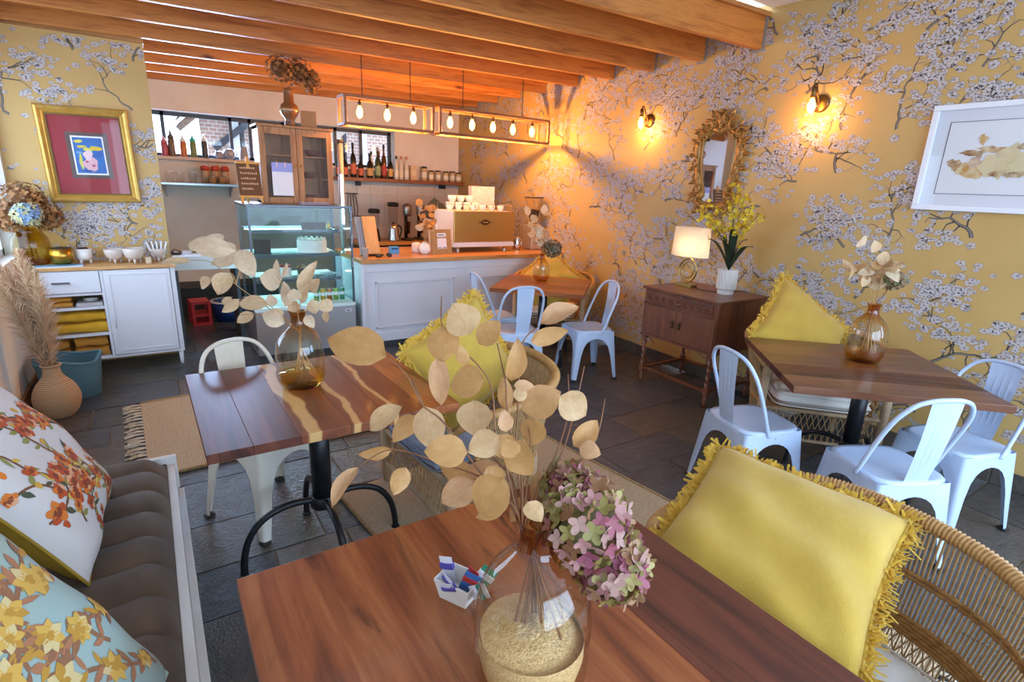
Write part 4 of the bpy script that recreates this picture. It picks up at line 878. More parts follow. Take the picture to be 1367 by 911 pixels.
# ------------------------------------------------------------------ refrigerated display case
alu = M('case_steel', '#a7a6a6', .3, .85); dkf = M('case_frame', '#55585e', .3, .7); cgl = glass('case_glass', (.93, .98, .98), refl=.45)
t = thing('cake_display_case', 'glass fronted refrigerated cake display case on a steel base', 'display case', (.70, 5.12, 0))
MB().box(0, .905, 0, .64, .05, .465).build('steel_base', alu, t, .006); MB().box(.03, .88, .03, .6, 0, .05).build('plinth', M('dark_plinth', '#3a3a40'), t)
MB().box(-.002, .905, -.004, .64, .465, .49).build('deck', M('deck_light', '#cfe6e2', .3), t, .003)
for x, y in ((.008, .01), (.882, .01), (.008, .625), (.882, .625)): MB().box(x, x+.018, y-.01, y+.008, .49, 1.385).build('corner_post', dkf, t)
MB().box(-.003, .908, -.004, .645, 1.375, 1.40).build('top_frame', dkf, t, .003)
for nm, d in (('front_glass', (.02, .885, .004, .008, .49, 1.375)), ('side_glass', (.001, .005, .02, .62, .49, 1.375)), ('side_glass', (.900, .904, .02, .62, .49, 1.375)), ('back_door', (.02, .885, .622, .626, .49, 1.375))): MB().box(*d).build(nm, cgl if nm != 'back_door' else glass('tinted_door', (.55, .74, .80), refl=.3), t)
shl = M('case_shelf', '#d5eeee', .3); shs = M('shelf_strip', '#4d5256', .35, .5)
for z, x0 in ((1.165, .03), (.945, .03), (.72, .03)):
    o = MB().box(x0, .80, .10, .58, z, z+.008).build('shelf', glass('shelf_glass', (.80, .95, .95), refl=.7), t); MB().box(x0, .80, .09, .102, z-.016, z+.012).build('price_rail', shs, o); MB().box(x0, .80, .30, .57, z+.0085, z+.012).build('liner', shl, o)
for z in (1.36, 1.14, .92, .695): MB().box(.06, .80, .60, .615, z, z+.012).build('light_strip', M('case_led', '#ffffff', emit='#c8f4f4', es=42), t)
MB().box(.80, .86, -.006, -.003, .40, .425).build('badge', M('badge', '#dcdce4', .3), t); MB().box(.81, .85, -.0072, -.006, .408, .416).build('badge_print', ink, t)
for n_, z in enumerate((1.345, 1.13, .91)): MB().box(.885, .898, -.006, -.003, z-.08, z+.01).build('sticker', M('sticker', '#c8ccd6', .4, col2='#59606c', sc=90), t)
def cake(label, loc, r, h, m, top=None, bumps=0):
    c = thing('cake', label, 'cake', loc); MB().lathe([(0, 0), (r*1.15, 0), (r*1.15, .006), (0, .006)], 24, cap=False).build('board', wht, c)
    MB().lathe([(r*.98, .006), (r, .012), (r, h-.01), (r*.95, h), (0, h+.002)], 30, cap=False).build('sponge', m, c)
    if bumps:
        bme_ = MB().lathe([(.018, 0), (.016, .01), (.006, .02), (0, .024)], 10).mesh('icing_swirl', top or m)
        for k in range(bumps): part('icing_swirl', bme_, c, (r*.85*math.cos(k*2*PI/bumps), r*.85*math.sin(k*2*PI/bumps), h))
    return c
icing = M('white_icing', '#eeeae0', .6, bump=.2, bsc=80); choc = M('chocolate', '#46281c', .4, bump=.3, bsc=60)
cake('tall white iced cake with piped swirls in the display case', (1.29, 5.40, .957), .135, .115, icing, None, 14)
cake('small white iced cake on the lowest shelf of the display case', (1.03, 5.38, .732), .05, .09, icing, M('berry', '#a8483c', .4), 6)
cake('brown chocolate cake on the lowest shelf of the display case', (1.22, 5.42, .732), .075, .07, choc, M('biscuit', '#a9794c', .6), 8)
t = thing('price_card', 'dark chalk price card on the top shelf of the display case', 'card', (1.28, 5.24, 1.177)); t.rotation_euler = (-.2, 0, 0); MB().box(-.11, .11, 0, .01, 0, .065).build('card', M('chalk_card', '#54413a', .7, col2='#463630', sc=30), t); MB().box(-.11, .11, .01, .03, 0, .008).build('foot', iron, t)
t = thing('chalkboard', 'dark chalkboard leaning inside the left of the display case', 'board', (.83, 5.28, .957)); t.rotation_euler = (-.15, .05, .1); MB().box(-.07, .07, 0, .012, 0, .13).build('board', M('chalk_dark', '#4b4240', .7), t); MB().box(-.075, .075, -.004, .016, 0, .012).build('foot', iron, t)
t = thing('oval_plate', 'pale blue plate on the lowest shelf of the display case', 'plate', (1.42, 5.36, .733)); MB().lathe([(0, .0), (.05, 0), (.085, .014), (.083, .017), (.05, .004), (0, .004)], 24, cap=False).build('plate_body', M('plate_blue', '#a9c3d4', .2), t); MB().lathe([(.05, .0045), (.052, .006)], 24).build('plate_ring', M('plate_ring', '#5e7f9c', .2), t)
jb = [('#5f9a55', 'green'), ('#c9a23c', 'yellow'), ('#b0682f', 'orange'), ('#7fa63f', 'lime'), ('#3f8a68', 'dark green')]
for k, (c, nm) in enumerate(jb):
    t = thing('drink_can', f'{nm} drink can at the bottom right of the display case', 'can', (1.28+k*.062, 5.30, .49), 0, 'cans in the display case'); MB().lathe([(.022, 0), (.026, .006), (.026, .105), (.02, .115), (0, .113)], 14).build('can_body', M('can_'+nm.replace(' ', '_'), c, .3, .3), t); MB().lathe([(.0265, .05), (.0265, .08)], 14, cap=False).build('label_band', wht, t); MB().lathe([(.02, .115), (0, .117)], 12).build('can_lid', chrome, t)
t = thing('mustard_bottle', 'tiny yellow bottle at the right of the top shelf in the display case', 'bottle', (1.44, 5.35, 1.177)); MB().lathe([(.018, 0), (.02, .03), (.014, .045), (0, .046)], 12).build('bottle_body', M('mustard', '#d8c22c', .4), t); MB().lathe([(.008, .045), (.003, .07)], 10).build('nozzle', M('mustard', '#d8c22c'), t)
# on top of the case: cabinet, menu easel, vase, box
wcab = wood('cabinet_wood', '#9c6a3d', '#b58150', '#80522c', axis=2, rough=.55, bump=.1); cgl2 = glass('cabinet_glass', (.97, .95, .92), refl=.08)
t = thing('glazed_cabinet', 'old wooden cabinet with two glazed doors on top of the display case', 'cabinet', (.90, 5.46, 1.40))
b = MB(); b.box(0, .64, .02, .30, 0, .02); b.box(0, .64, .02, .30, .645, .665); b.box(0, .02, .02, .30, 0, .665); b.box(.62, .64, .02, .30, 0, .665); b.box(0, .64, .29, .30, 0, .665); b.build('carcass', wcab, t)
for z in (.22, .42): MB().box(.02, .62, .05, .28, z, z+.012).build('shelf', wcab, t)
for x0 in (.0, .322):
    d = MB(); x1 = x0+.318
    d.box(x0, x0+.05, 0, .022, 0, .665); d.box(x1-.05, x1, 0, .022, 0, .665); d.box(x0+.05, x1-.05, 0, .022, 0, .055); d.box(x0+.05, x1-.05, 0, .022, .60, .665)
    d = d.build('door', wcab, t, .003, 1); MB().box(x0+.05, x1-.05, .010, .013, .055, .60).build('pane', cgl2, d); kx = x1-.022 if x0 == 0 else x0+.022
    MB().ball((kx, -.012, .34), .011, 10, 6).build('knob', M('brass', '#b98f45', .25, 1), d)
b = MB(); b.box(-.015, .655, -.012, .31, .665, .685); b.build('cornice', wcab, t, .004)
t2 = thing('notice', 'white paper notice with a lilac heading taped to the cabinet door', 'notice', (1.0, 5.455, 1.47)); MB().box(-.01, .17, 0, .001, 0, .29).build('sheet', wht, t2); MB().box(-.01, .17, -.0008, .0, .21, .29).build('heading_band', M('lilac_print', '#9fa3dc', .7), t2)
for x in (.03, .10): MB().box(x, x+.012, -.0015, -.0008, .25, .30).build('tape', M('pink_tape', '#e0b6b4', .5), t2)
br_cup = M('brown_cup', '#7a4a2a', .4)
for k, (x, z, nm) in enumerate(((1.40, 1.832, 'top'), (1.36, 1.632, 'middle'), (1.34, 1.42, 'bottom'))):
    t = thing('earthenware_bowl', f'brown bowl on the {nm} shelf inside the glazed cabinet', 'bowl', (x, 5.62, z), 0, 'bowls in the glazed cabinet'); MB().lathe([(0, 0), (.04, 0), (.075, .06), (.072, .06), (.04, .008), (0, .008)], 18, cap=False).build('bowl_body', br_cup, t); MB().lathe([(.04, -.0), (.042, .005)], 16).build('foot_ring', br_cup, t)
t = thing('menu_easel', 'small framed letter board on a yellow wooden easel left of the cabinet', 'easel', (.80, 5.40, 1.40)); t.rotation_euler = (-.16, .0, .12)
MB().box(-.095, .095, 0, .012, .06, .34).build('letter_board', M('letter_board', '#6e4a2c', .8, col2='#5f3f26', sc=60), t); ez = M('easel_wood', '#d39a45', .5)
for a, c in (((-.10, .345), (.10, .345)), ((-.10, .055), (.10, .055))): MB().bar((a[0], .0, a[1]), (c[0], .0, c[1]), .022, .016).build('rail', ez, t)
for x in (-.075, .075): MB().bar((x, -.005, .06), (x*1.15, -.01, .0), .018).build('leg', ez, t)
MB().bar((0, .01, .40), (0, .01, .3), .022).build('mast', ez, t); MB().bar((0, .02, .36), (0, .13, .02), .016).build('rear_leg', ez, t)
lw = M('chalk_letters', '#c9a884', .8)
for r, s in enumerate(('CAKES', 'SCONES', 'TARTS', 'COFFEE', 'TEA')): 
    b = MB(); rg = random.Random(r)
    for k in range(len(s)+3): b.box(-.07+k*.016, -.06+k*.016, -.0015, 0, .295-r*.045, .312-r*.045-.006*rg.random())
    b.build('letter_row', lw, t, kind='stuff')
clay = M('clay_brown', '#8a5a34', .35, col2='#734725', sc=10)
t = thing('clay_vase', 'brown bulbous clay vase on top of the glazed cabinet', 'vase', (1.20, 5.56, 2.085)); MB().lathe([(0, 0), (.05, 0), (.045, .03), (.04, .06), (.07, .10), (.085, .14), (.07, .185), (.045, .205), (.04, .3), (.044, .32), (.036, .32), (.034, .21), (0, .2)], 24, cap=False).build('vase_body', clay, t); MB().lathe([(.0855, .132), (.0865, .14), (.0855, .148)], 24, cap=False).build('glazed_band', M('glaze_band', '#b58a5a', .2), t)
hydrangea('brown dried hydrangea heads in the clay vase on the cabinet', (1.20, 5.56, 2.09), [(1.14, 5.52, 2.56, .12, .10), (1.30, 5.52, 2.55, .11, .11), (1.40, 5.50, 2.48, .07, .10)], ['#9a6836', '#7a4d28', '#b07a40', '#86592f'], .02, .31, n=70, core='#6b4626')
t = thing('carton', 'brown cardboard carton with a pale end on top of the cabinet', 'box', (1.36, 5.56, 2.085), -.25); MB().box(-.06, .075, -.07, .07, 0, .145).build('carton_body', M('cardboard', '#a87a4e', .8), t, .003); MB().box(-.062, -.0605, -.06, .06, .01, .135).build('pale_label', card, t)
t = thing('magazine_stack', 'thin stack of colourful booklets under the front of the cabinet', 'booklets', (1.30, 5.38, 1.40), .05)
for k, c in enumerate(('#c9b6c4', '#8a3d4a', '#9fb0c9')): MB().box(-.10, .16, -.05, .05, k*.006, k*.006+.0055).build('booklet', M('booklet_'+c[1:], c, .4), t)
# ------------------------------------------------------------------ pendant lamps of square timber frames with bare filament bulbs
bulb_m = M('filament_glass', '#ffcf80', emit='#ffb040', es=22); sock = M('lamp_socket', '#4a3526', .5, .3); fw = wood('lamp_frame_wood', '#8a5a36', '#9d6a42', '#74482a', axis=0, rough=.55)
def bulb(parent, x, y, z, power, s=1.0, r=.03):
    o = MB().lathe([(0, -.075), (.012, -.072), (.025, -.055), (.03, -.032), (.027, -.008), (.016, .018), (.012, .03)], 14, (0, 0, 0)).build('bulb', bulb_m, parent); o.location = (x, y, z); o.scale = (s, s, s*1.05)
    l = bpy.data.lights.new('bulb_light', 'POINT'); l.energy = power; l.color = (1, .45, .12); l.shadow_soft_size = .014
    q = bpy.data.objects.new('bulb_light', l); C.objects.link(q); q.parent = parent; q.location = (x, y, z-.105*s)
    return o
def pendant(label, x0, x1, n, pw):
    y, z0, z1, d, w = 5.36, 2.135, 2.375, .20, .026
    t = thing('frame_pendant', label, 'lamp', ((x0+x1)/2, y, z0)); L = (x1-x0)/2; H = z1-z0
    for yy in (-d/2, d/2):
        for zz in (0, H): MB().bar((-L, yy, zz), (L, yy, zz), w).build('frame_bar', fw, t, .002, 1)
        for xx in (-L, L): MB().bar((xx, yy, 0), (xx, yy, H), w).build('frame_bar', fw, t, .002, 1)
    for xx in (-L, L):
        for zz in (0, H): MB().bar((xx, -d/2, zz), (xx, d/2, zz), w).build('frame_bar', fw, t, .002, 1)
    MB().bar((-L, 0, H), (L, 0, H), .05, .022).build('socket_bar', fw, t)
    MB().bar((-L, 0, 0.001), (L, 0, 0.001), .16, .008).build('bottom_board', fw, t) if False else None
    for k in range(n):
        x = -L+(k+.62)*2*L/(n+.24)
        MB().lathe([(.006, .045), (.006, .02), (.016, .018), (.018, -.02), (0, -.02)], 12, (x, 0, H-.045)).build('socket', sock, t)
        bulb(t, x, 0, H-.095, pw)
    lm = MB(); 
    for xx in (-L*.55, L*.55):
        b = MB(); zt = 2.925-z0
        zz = H; k = 0
        while zz < zt:
            m = Matrix.Translation((xx, 0, zz+.014)) @ Matrix.Rotation(k*PI/2, 4, 'Z'); b.m = m
            b.tube([(.006*math.cos(a), 0, .014*math.sin(a)) for a in [q*PI/4 for q in range(8)]], .0022, 4, closed=True); zz += .022; k += 1
        b.build('chain', iron, t)
    return t
pendant('hanging timber frame lamp with three filament bulbs above the display case', 1.62, 2.50, 3, 13)
pendant('hanging timber frame lamp with five filament bulbs above the coffee machine', 2.58, 3.95, 5, 13)
# ------------------------------------------------------------------ kitchen behind: bottle shelf, back bench, steel shelf, sill
sw = wood('shelf_wood', '#7d4526', '#94572f', '#65351d', axis=0, rough=.4)
t = thing('bottle_shelf', 'long dark wooden wall shelf carrying the bottles and jars', 'shelf', (2.20, 7.60, 1.63)); MB().box(0, 1.94, 0, .2, 0, .05).build('board', sw, t, .004)
for x in (.3, 1.6): MB().box(x, x+.03, .02, .2, -.06, 0).build('bracket', iron, t)
gl_d = M('bottle_dark', '#1e1a16', .12); gl_g = M('bottle_green', '#3b4026', .15); gl_w = M('bottle_clear', '#cfc6b4', .12); gl_b = M('bottle_brown', '#4e2a14', .12)
labs = {c: M('label_'+c[1:], c, .6) for c in ('#c9603a', '#d8c7a4', '#8f9a6a', '#b3402f', '#c99a55', '#e1d7c8')}
def bottle(label, x, y, z, h, r, body, cap, lab, group, neck=.35):
    t = thing('bottle', label, 'bottle', (x, y, z), 0, group); hs = h*(1-neck)
    MB().lathe([(0, 0), (r*.95, 0), (r, .006), (r, hs*.86), (r*.7, hs), (r*.36, hs*1.1), (r*.33, h*.96), (r*.36, h*.96), (0, h*.97)], 16).build('bottle_body', body, t)
    MB().lathe([(r*.42, 0), (r*.42, h*.13), (0, h*.13)], 12, (0, 0, h*.875)).build('cap', cap, t)
    if lab: MB().lathe([(r+.0012, hs*.15), (r+.0012, hs*.62)], 16, cap=False).build('paper_label', labs[lab], t)
    return t
capd = M('cap_dark', '#23211f', .4); capo = M('cap_orange', '#b7683a', .4); capw = M('cap_silver', '#b9b4ae', .25, .8); cg = 'bottles on the long wooden shelf'
WB = [('dark wine bottle with an orange label, first on the left of the shelf', 2.245, .31, .036, gl_d, capd, '#c9603a'), ('dark wine bottle with an orange label, second from the left of the shelf', 2.335, .31, .037, gl_d, capd, '#c9603a'),
 ('tallest dark wine bottle with an orange label, third from the left of the shelf', 2.45, .45, .04, gl_d, capd, '#c9603a'), ('dark wine bottle with an orange label beside the tallest wine bottle', 2.555, .30, .037, gl_d, capd, '#c9603a'),
 ('dark liqueur bottle with a cream label right of the orange-labelled wine', 2.685, .33, .042, gl_d, capd, '#c99a55'), ('green bottle with a pale label in the middle of the shelf', 2.80, .41, .04, gl_g, capw, '#8f9a6a'),
 ('brown bottle with a red label in the middle of the shelf', 2.89, .46, .036, gl_b, capd, '#b3402f'), ('dark bottle with a tan label right of the red-labelled one', 2.985, .34, .036, gl_d, capd, '#c99a55'),
 ('clear syrup bottle with a cream label, leftmost of the syrup bottles', 3.075, .32, .033, gl_w, capd, '#e1d7c8'), ('clear syrup bottle with a tan label, middle syrup bottle', 3.15, .32, .033, gl_w, capo, '#d8c7a4'), ('clear syrup bottle with a pale label, rightmost of the syrup bottles', 3.232, .32, .033, gl_w, capo, '#e1d7c8')]
for lb, x, h, r, m, c, l in WB: bottle(lb, x, 7.69, 1.68, h, r, m, c, l, cg)
bottle('pale spirit bottle standing behind the dark liqueur bottle', 2.73, 7.75, 1.68, .36, .032, gl_w, capd, None, cg); bottle('brown bottle standing behind the green bottle', 2.845, 7.75, 1.68, .37, .03, gl_b, capo, None, cg)
t = thing('carton', 'plain pale carton right of the syrup bottles on the shelf', 'box', (3.33, 7.69, 1.68)); MB().box(-.045, .045, -.04, .04, 0, .2).build('carton_body', M('carton_pale', '#cfae8a', .7), t, .002); MB().box(-.03, .03, -.041, -.04, .06, .14).build('printed_panel', labs['#d8c7a4'], t)
for k, (x, h, nm) in enumerate(((3.51, .2, 'tall jar with a dark lid, first of the row of jars on the shelf'), (3.625, .15, 'jar with a dark lid, second of the row of jars on the shelf'), (3.74, .155, 'jar with a dark lid, third of the row of jars on the shelf'), (3.87, .15, 'jar with a dark lid, fourth of the row of jars on the shelf'), (3.98, .155, 'jar with a dark lid, fifth of the row of jars on the shelf'), (4.085, .14, 'jar with a dark lid at the wall end of the shelf'))):
    t = thing('storage_jar', nm, 'jar', (x, 7.69, 1.68), 0, 'jars on the long wooden shelf'); MB().lathe([(0, 0), (.04, 0), (.043, .006), (.043, h*.82), (.036, h*.88), (0, h*.88)], 16).build('jar_body', M('jar_fill', '#c2a67c', .3), t); MB().lathe([(.04, 0), (.04, h*.12), (0, h*.12)], 16, (0, 0, h*.88)).build('lid', capd, t); MB().lathe([(.0442, h*.2), (.0442, h*.6)], 16, cap=False).build('paper_label', labs['#e1d7c8'], t)
t = thing('back_bench', 'wooden back bench against the tiled kitchen wall', 'bench', (2.35, 7.22, 0)); MB().box(0, 1.75, 0, .55, .79, .835).build('worktop', oak, t, .004); MB().box(.03, 1.75, .04, .55, .5, .79).build('drawer_box', M('bench_dark', '#5d4a3a', .6), t, .004)
for x in (.05, 1.68):
    for y in (.06, .5): MB().box(x, x+.05, y-.025, y+.025, 0, .5).build('leg', M('bench_dark', '#5d4a3a'), t)
blk = M('black_plastic', '#211e1d', .35); clr = glass('jug_glass', (.92, .90, .88))
def blender(label, x, y, h):
    t = thing('blender', label, 'blender', (x, y, .835)); MB().lathe([(.085, 0), (.08, .02), (.065, .14), (.05, .17), (0, .17)], 18).build('motor_base', blk, t); MB().lathe([(.045, .17), (.06, .2), (.075, h-.06), (.077, h-.06)], 18, cap=False).build('jug', clr, t); MB().lathe([(.08, h-.06), (.08, h-.01), (.05, h), (0, h)], 18).build('lid', blk, t); MB().cyl((0, -.083, .06), .014, .01).build('knob', chrome, t); return t
blender('black blender with a clear jug at the left of the back bench', 2.63, 7.42, .44); blender('black blender with a taller clear jug behind the steel kettle', 2.94, 7.50, .53)
t = thing('kettle', 'steel electric kettle with a black handle on the back bench', 'kettle', (2.87, 7.32, .835)); MB().lathe([(.085, 0), (.088, .015), (.085, .03), (.07, .17), (.058, .225), (.05, .235), (0, .25)], 20).build('kettle_body', chrome, t); MB().tube(arc((.06, 0, .22), (.16, 0, .2), (.088, 0, .05), 8), .012, 8).build('handle', blk, t); MB().ball((0, 0, .255), .014, 8, 6).build('knob', blk, t)
def mixer(label, x, y, z):
    t = thing('drink_mixer', label, 'mixer', (x, y, z)); MB().box(-.07, .07, -.09, .09, 0, .03).build('base', blk, t, .01); MB().tube([(0, .05, .03), (0, .05, .36)], .025, 10).build('column', blk, t); MB().lathe([(0, .34), (.055, .35), (.062, .38), (.062, .47), (.05, .5), (0, .52)], 16).build('motor_head', steel, t); MB().lathe([(.03, .1), (.04, .27), (.042, .27)], 14, (0, -.02, 0)).build('mixing_cup', chrome, t); return t
mixer('milkshake mixer with a steel head on the back bench beside the blenders', 3.12, 7.42, .835); mixer('second milkshake mixer further right, behind the white round vase', 3.36, 7.50, .835)
t = thing('coffee_filter_holder', 'dark pour-over coffee cone on a stand behind the menu board', 'coffee filter', (2.44, 7.36, .835)); MB().lathe([(.03, .20), (.10, .33), (.105, .34), (.1, .335), (.025, .21)], 18, cap=False).build('cone', blk, t); MB().lathe([(.06, .0), (.065, .02), (.06, .17), (.03, .2)], 16).build('server', clr, t)
t = thing('kitchen_utensils', 'bundle of dark utensils hanging from hooks on the tiled wall', 'utensils', (2.44, 7.765, 1.13))
for k in range(4): MB().tube(arc((-.05+.03*k, 0, .32), (-.09+.06*k, -.02, .12), (-.03+.03*k, 0, 0), 8), .006, 5).build('utensil', blk, t)
MB().bar((-.09, .02, .33), (.09, .02, .33), .014).build('hook_rail', iron, t)
MBS = M('shelf_steel', '#a9b0ba', .3, .8)
t = thing('steel_wall_shelf', 'stainless steel wall shelf below the kitchen window', 'shelf', (.12, 7.45, 1.50)); MB().box(0, .86, 0, .35, 0, .03).build('plate', MBS, t, .004)
for x in (.1, .78): MB().prism([(0, 0), (.33, 0), (.33, -.14)], x, x+.012).build('bracket', MBS, t); 
for o in [q for q in t.children if q.name.startswith('bracket')]:
    o.rotation_euler = (PI/2, 0, PI/2); o.location = (0, .02, 0)
glw = glass('tumbler_glass', (.95, .94, .95))
for k, (x, nm) in enumerate(((.27, 'left'), (.37, 'middle'), (.50, 'right'))):
    t = thing('glass_cup', f'{nm} one of the clear glass bowls on the steel wall shelf', 'glass', (x, 7.55, 1.53), 0, 'glassware on the steel shelf'); MB().lathe([(0, 0), (.03, 0), (.045, .05), (.045, .12)], 16, cap=False).build('glass_body', glw, t); MB().lathe([(.046, .115), (.047, .122)], 16, cap=False).build('rim', cer, t)
redl = M('red_lid', '#b8402a', .4)
for k, (x, y, z, nm) in enumerate(((.64, 7.61, .11, 'left red-lidded spice jar on the steel wall shelf'), (.745, 7.61, .11, 'middle red-lidded spice jar on the steel wall shelf'), (.85, 7.61, .11, 'right red-lidded spice jar on the steel wall shelf'))):
    t = thing('spice_jar', nm, 'jar', (x, y, 1.53), 0, 'red lidded jars on the steel shelf'); MB().lathe([(0, 0), (.044, 0), (.046, z*1.2), (.04, z*1.35), (0, z*1.35)], 16).build('jar_body', M('spice_fill', '#c4a68a', .3, col2='#a98463', sc=30), t); MB().lathe([(.048, 0), (.048, .04), (.03, .06), (0, .06)], 16, (0, 0, z*1.33)).build('lid', redl, t)
for x, nm in ((.70, 'left'), (.80, 'right')):
    t = thing('biscuit_tub', f'{nm} small clear tub of biscuits in front on the steel shelf', 'tub', (x, 7.50, 1.53), 0, 'biscuit tubs'); MB().lathe([(0, 0), (.036, 0), (.042, .07), (0, .07)], 14).build('tub_body', M('biscuit', '#a9794c', .6), t); MB().lathe([(.043, .07), (.043, .08), (0, .08)], 14).build('lid', capw, t)
sg = 'sauce bottles on the kitchen window sill'
for x, h, c, cc, nm in ((.262, .22, '#a84a5a', '#d07a8a', 'pink sauce bottle with a pink cap, first on the window sill'), (.335, .29, '#6b5140', '#5a4a40', 'brown pointed sauce bottle on the window sill'), (.452, .25, '#b9622c', '#e0e2dc', 'orange squeeze bottle with a white cap on the window sill'), (.553, .26, '#6f7a48', '#3aa88a', 'green squeeze bottle with a turquoise cap on the window sill'), (.672, .28, '#3c3836', '#e3e3e6', 'black squeeze bottle with a white cap on the window sill')):
    t = thing('sauce_bottle', nm, 'bottle', (x, 7.76, WZ0), 0, sg); m1 = M('sauce_'+c[1:], c, .3); m2 = M('saucecap_'+cc[1:], cc, .4)
    MB().lathe([(0, 0), (.036, 0), (.038, .006), (.036, h*.62), (.03, h*.70), (0, h*.70)], 14).build('bottle_body', m1, t); MB().lathe([(.036, h*.68), (.034, h*.76), (.014, h*.85), (.005, h), (0, h)], 14).build('cap', m2, t)
pat = M('patterned_china', '#5c6484', .25, col2='#c9c6d4', sc=60)
for x, s, nm in ((.82, .9, 'small patterned mug left of the round teapot on the window sill'), (.935, 1.25, 'round patterned sugar pot on the window sill')):
    t = thing('patterned_mug', nm, 'mug', (x, 7.76, WZ0)); MB().lathe([(0, 0), (.03*s, 0), (.052*s, .03*s), (.055*s, .06*s), (.042*s, .095*s), (0, .1*s)], 18).build('mug_body', pat, t); MB().tube(arc((.05*s, 0, .08*s), (.10*s, 0, .09*s), (.05*s, 0, .03*s), 8), .007, 6).build('handle', pat, t)
t = thing('upturned_cup', 'grey upturned tumbler at the right of the window sill', 'cup', (1.10, 7.76, WZ0)); MB().lathe([(.06, 0), (.058, .01), (.042, .15), (.038, .16), (0, .162)], 18).build('cup_body', M('cup_greyblue', '#9d9fae', .4), t); MB().lathe([(.0615, 0), (.0615, .012)], 18, cap=False).build('rim', cer, t)
# left worktop opening beside the pier
t = thing('side_worktop', 'low white worktop bridging the gap between the papered pier and the display case', 'worktop', (.15, 5.92, 0)); MB().box(0, .55, 0, .5, .84, .875).build('slab', M('slab_white', '#d8d2d0', .4), t, .004); MB().box(0, .55, 0, .03, .745, .84).build('apron', M('slab_white', '#d8d2d0'), t, .004); MB().box(.0, .03, .03, .5, 0, .84).build('side_panel', M('side_dark', '#4a4c55', .6), t); MB().box(.52, .55, .03, .5, 0, .84).build('side_panel', M('side_dark', '#4a4c55'), t)
t = thing('snack_dish', 'small dark dish of brown snacks on the side worktop', 'dish', (.19, 6.12, .875)); MB().lathe([(0, 0), (.04, 0), (.06, .025), (.057, .026), (.035, .01), (0, .01)], 16, cap=False).build('dish_body', M('dish_dark', '#5e4436', .4), t)
for k in range(6): MB().ball((.03*math.cos(k), .03*math.sin(k), .03+.006*(k % 3)), .016, 8, 5, sz=.7).build('snack', M('snack_brown', '#9a6a42', .7), t)
t = thing('display_plate', 'small round pale plate propped on the side worktop', 'plate', (.36, 6.25, .875)); b = MB(); b.m = Matrix.Translation((0, 0, .06)) @ Matrix.Rotation(1.35, 4, 'X'); b.lathe([(0, -.003), (.055, -.003), (.06, .004), (.05, .004), (0, .002)], 24, cap=False); b.build('plate_body', M('plate_cream', '#d9c9a4', .3), t); MB().box(-.03, .03, -.02, .03, 0, .012).build('stand', M('dark_wood', '#4b3020'), t)
t = thing('drinks_crate', 'red open crate standing on the dark floor under the side worktop', 'crate', (.37, 6.86, 0), .1); red = M('crate_red', '#b3262c', .45)
b = MB()
for z in (.0, .1, .24): b.box(-.09, .09, -.12, .12, z, z+.03)
b.build('crate_rails', red, t)
for x in (-.08, .08):
    for y in (-.11, .11): MB().box(x-.015, x+.015, y-.015, y+.015, 0, .27).build('corner_post', red, t)
t = thing('waste_bin', 'dark blue bin with a white rim under the side worktop', 'bin', (.68, 6.92, 0)); MB().lathe([(0, 0), (.15, 0), (.19, .22), (.17, .22), (.14, .02), (0, .02)], 24, cap=False).build('bin_body', M('bin_blue', '#1f3d7a', .4), t); MB().lathe([(.185, .215), (.2, .22), (.2, .235), (.175, .235)], 24, cap=False).build('rim', cer, t)
t = thing('storage_chest', 'low black storage chest against the kitchen back wall', 'trunk', (-.2, 7.30, 0)); MB().box(0, 1.5, 0, .48, 0, .30).build('chest_body', M('trunk_black', '#1d1d20', .6), t, .006); MB().box(-.01, 1.51, -.01, .48, .30, .33).build('lid', M('trunk_black', '#1d1d20'), t, .004)
# ------------------------------------------------------------------ carved sideboard with lamp and orchid
mah = wood('mahogany', '#4a2215', '#6a3820', '#7d4a2c', axis=1, rough=.35, bump=.06, coat=.2); mah_v = wood('mahogany_upright', '#55291a', '#72402a', '#84502f', axis=2, rough=.35, bump=.06, coat=.2)
t = thing('sideboard', 'small dark wood sideboard with carved drawer and twisted legs against the papered wall', 'sideboard', (3.50, 2.40, 0))
X1, Y1_ = .60, .74
MB().box(-.02, X1+.01, -.02, Y1_+.02, .845, .868).build('top', mah, t, .006, 3)
MB().box(.0, X1, 0, Y1_, .44, .845).build('body', mah_v, t, .003)
MB().box(-.014, .0, .05, Y1_-.05, .735, .825).build('drawer', mah, t, .004); d = [o for o in t.children if o.name.startswith('drawer')][0]
b = MB(); rg = random.Random(4)
for k in range(9):
    y = .08+k*.0725
    for s in (1, -1):
        P = [(-.016, y+.026*(1-a/9)*math.cos(s*a*.8), .78+.030*(1-a/9)*math.sin(s*a*.8)) for a in range(9)]; b.tube(P, .004, 5)
b.build('carving', mah, d)
MB().ball((-.022, Y1_/2, .775), .035, 12, 7, sx=.45, sz=.42).build('oval_pull', mah, d)
br_d = M('aged_brass', '#5a4830', .4, .8)
for y0, y1, ky in ((.045, .362, .335), (.378, .695, .405)):
    o = MB().box(-.012, 0, y0, y1, .462, .715).build('door', mah_v, t, .004); MB().lathe([(.014, .04), (.016, .045), (.006, .05), (.005, .02), (.011, .0), (0, -.004)], 10, (-.02, ky, .575)).build('drop_handle', br_d, o); MB().box(-.014, -.012, ky-.012, ky+.012, .60, .64).build('handle_plate', br_d, o)
for y in (.03, .37, .71): MB().box(-.008, .0, y-.016, y+.016, .44, .73).build('stile', mah_v, t)
MB().box(-.01, .0, 0, Y1_, .44, .458).build('bottom_rail', mah, t); MB().box(-.01, 0, 0, Y1_, .718, .734).build('middle_rail', mah, t)
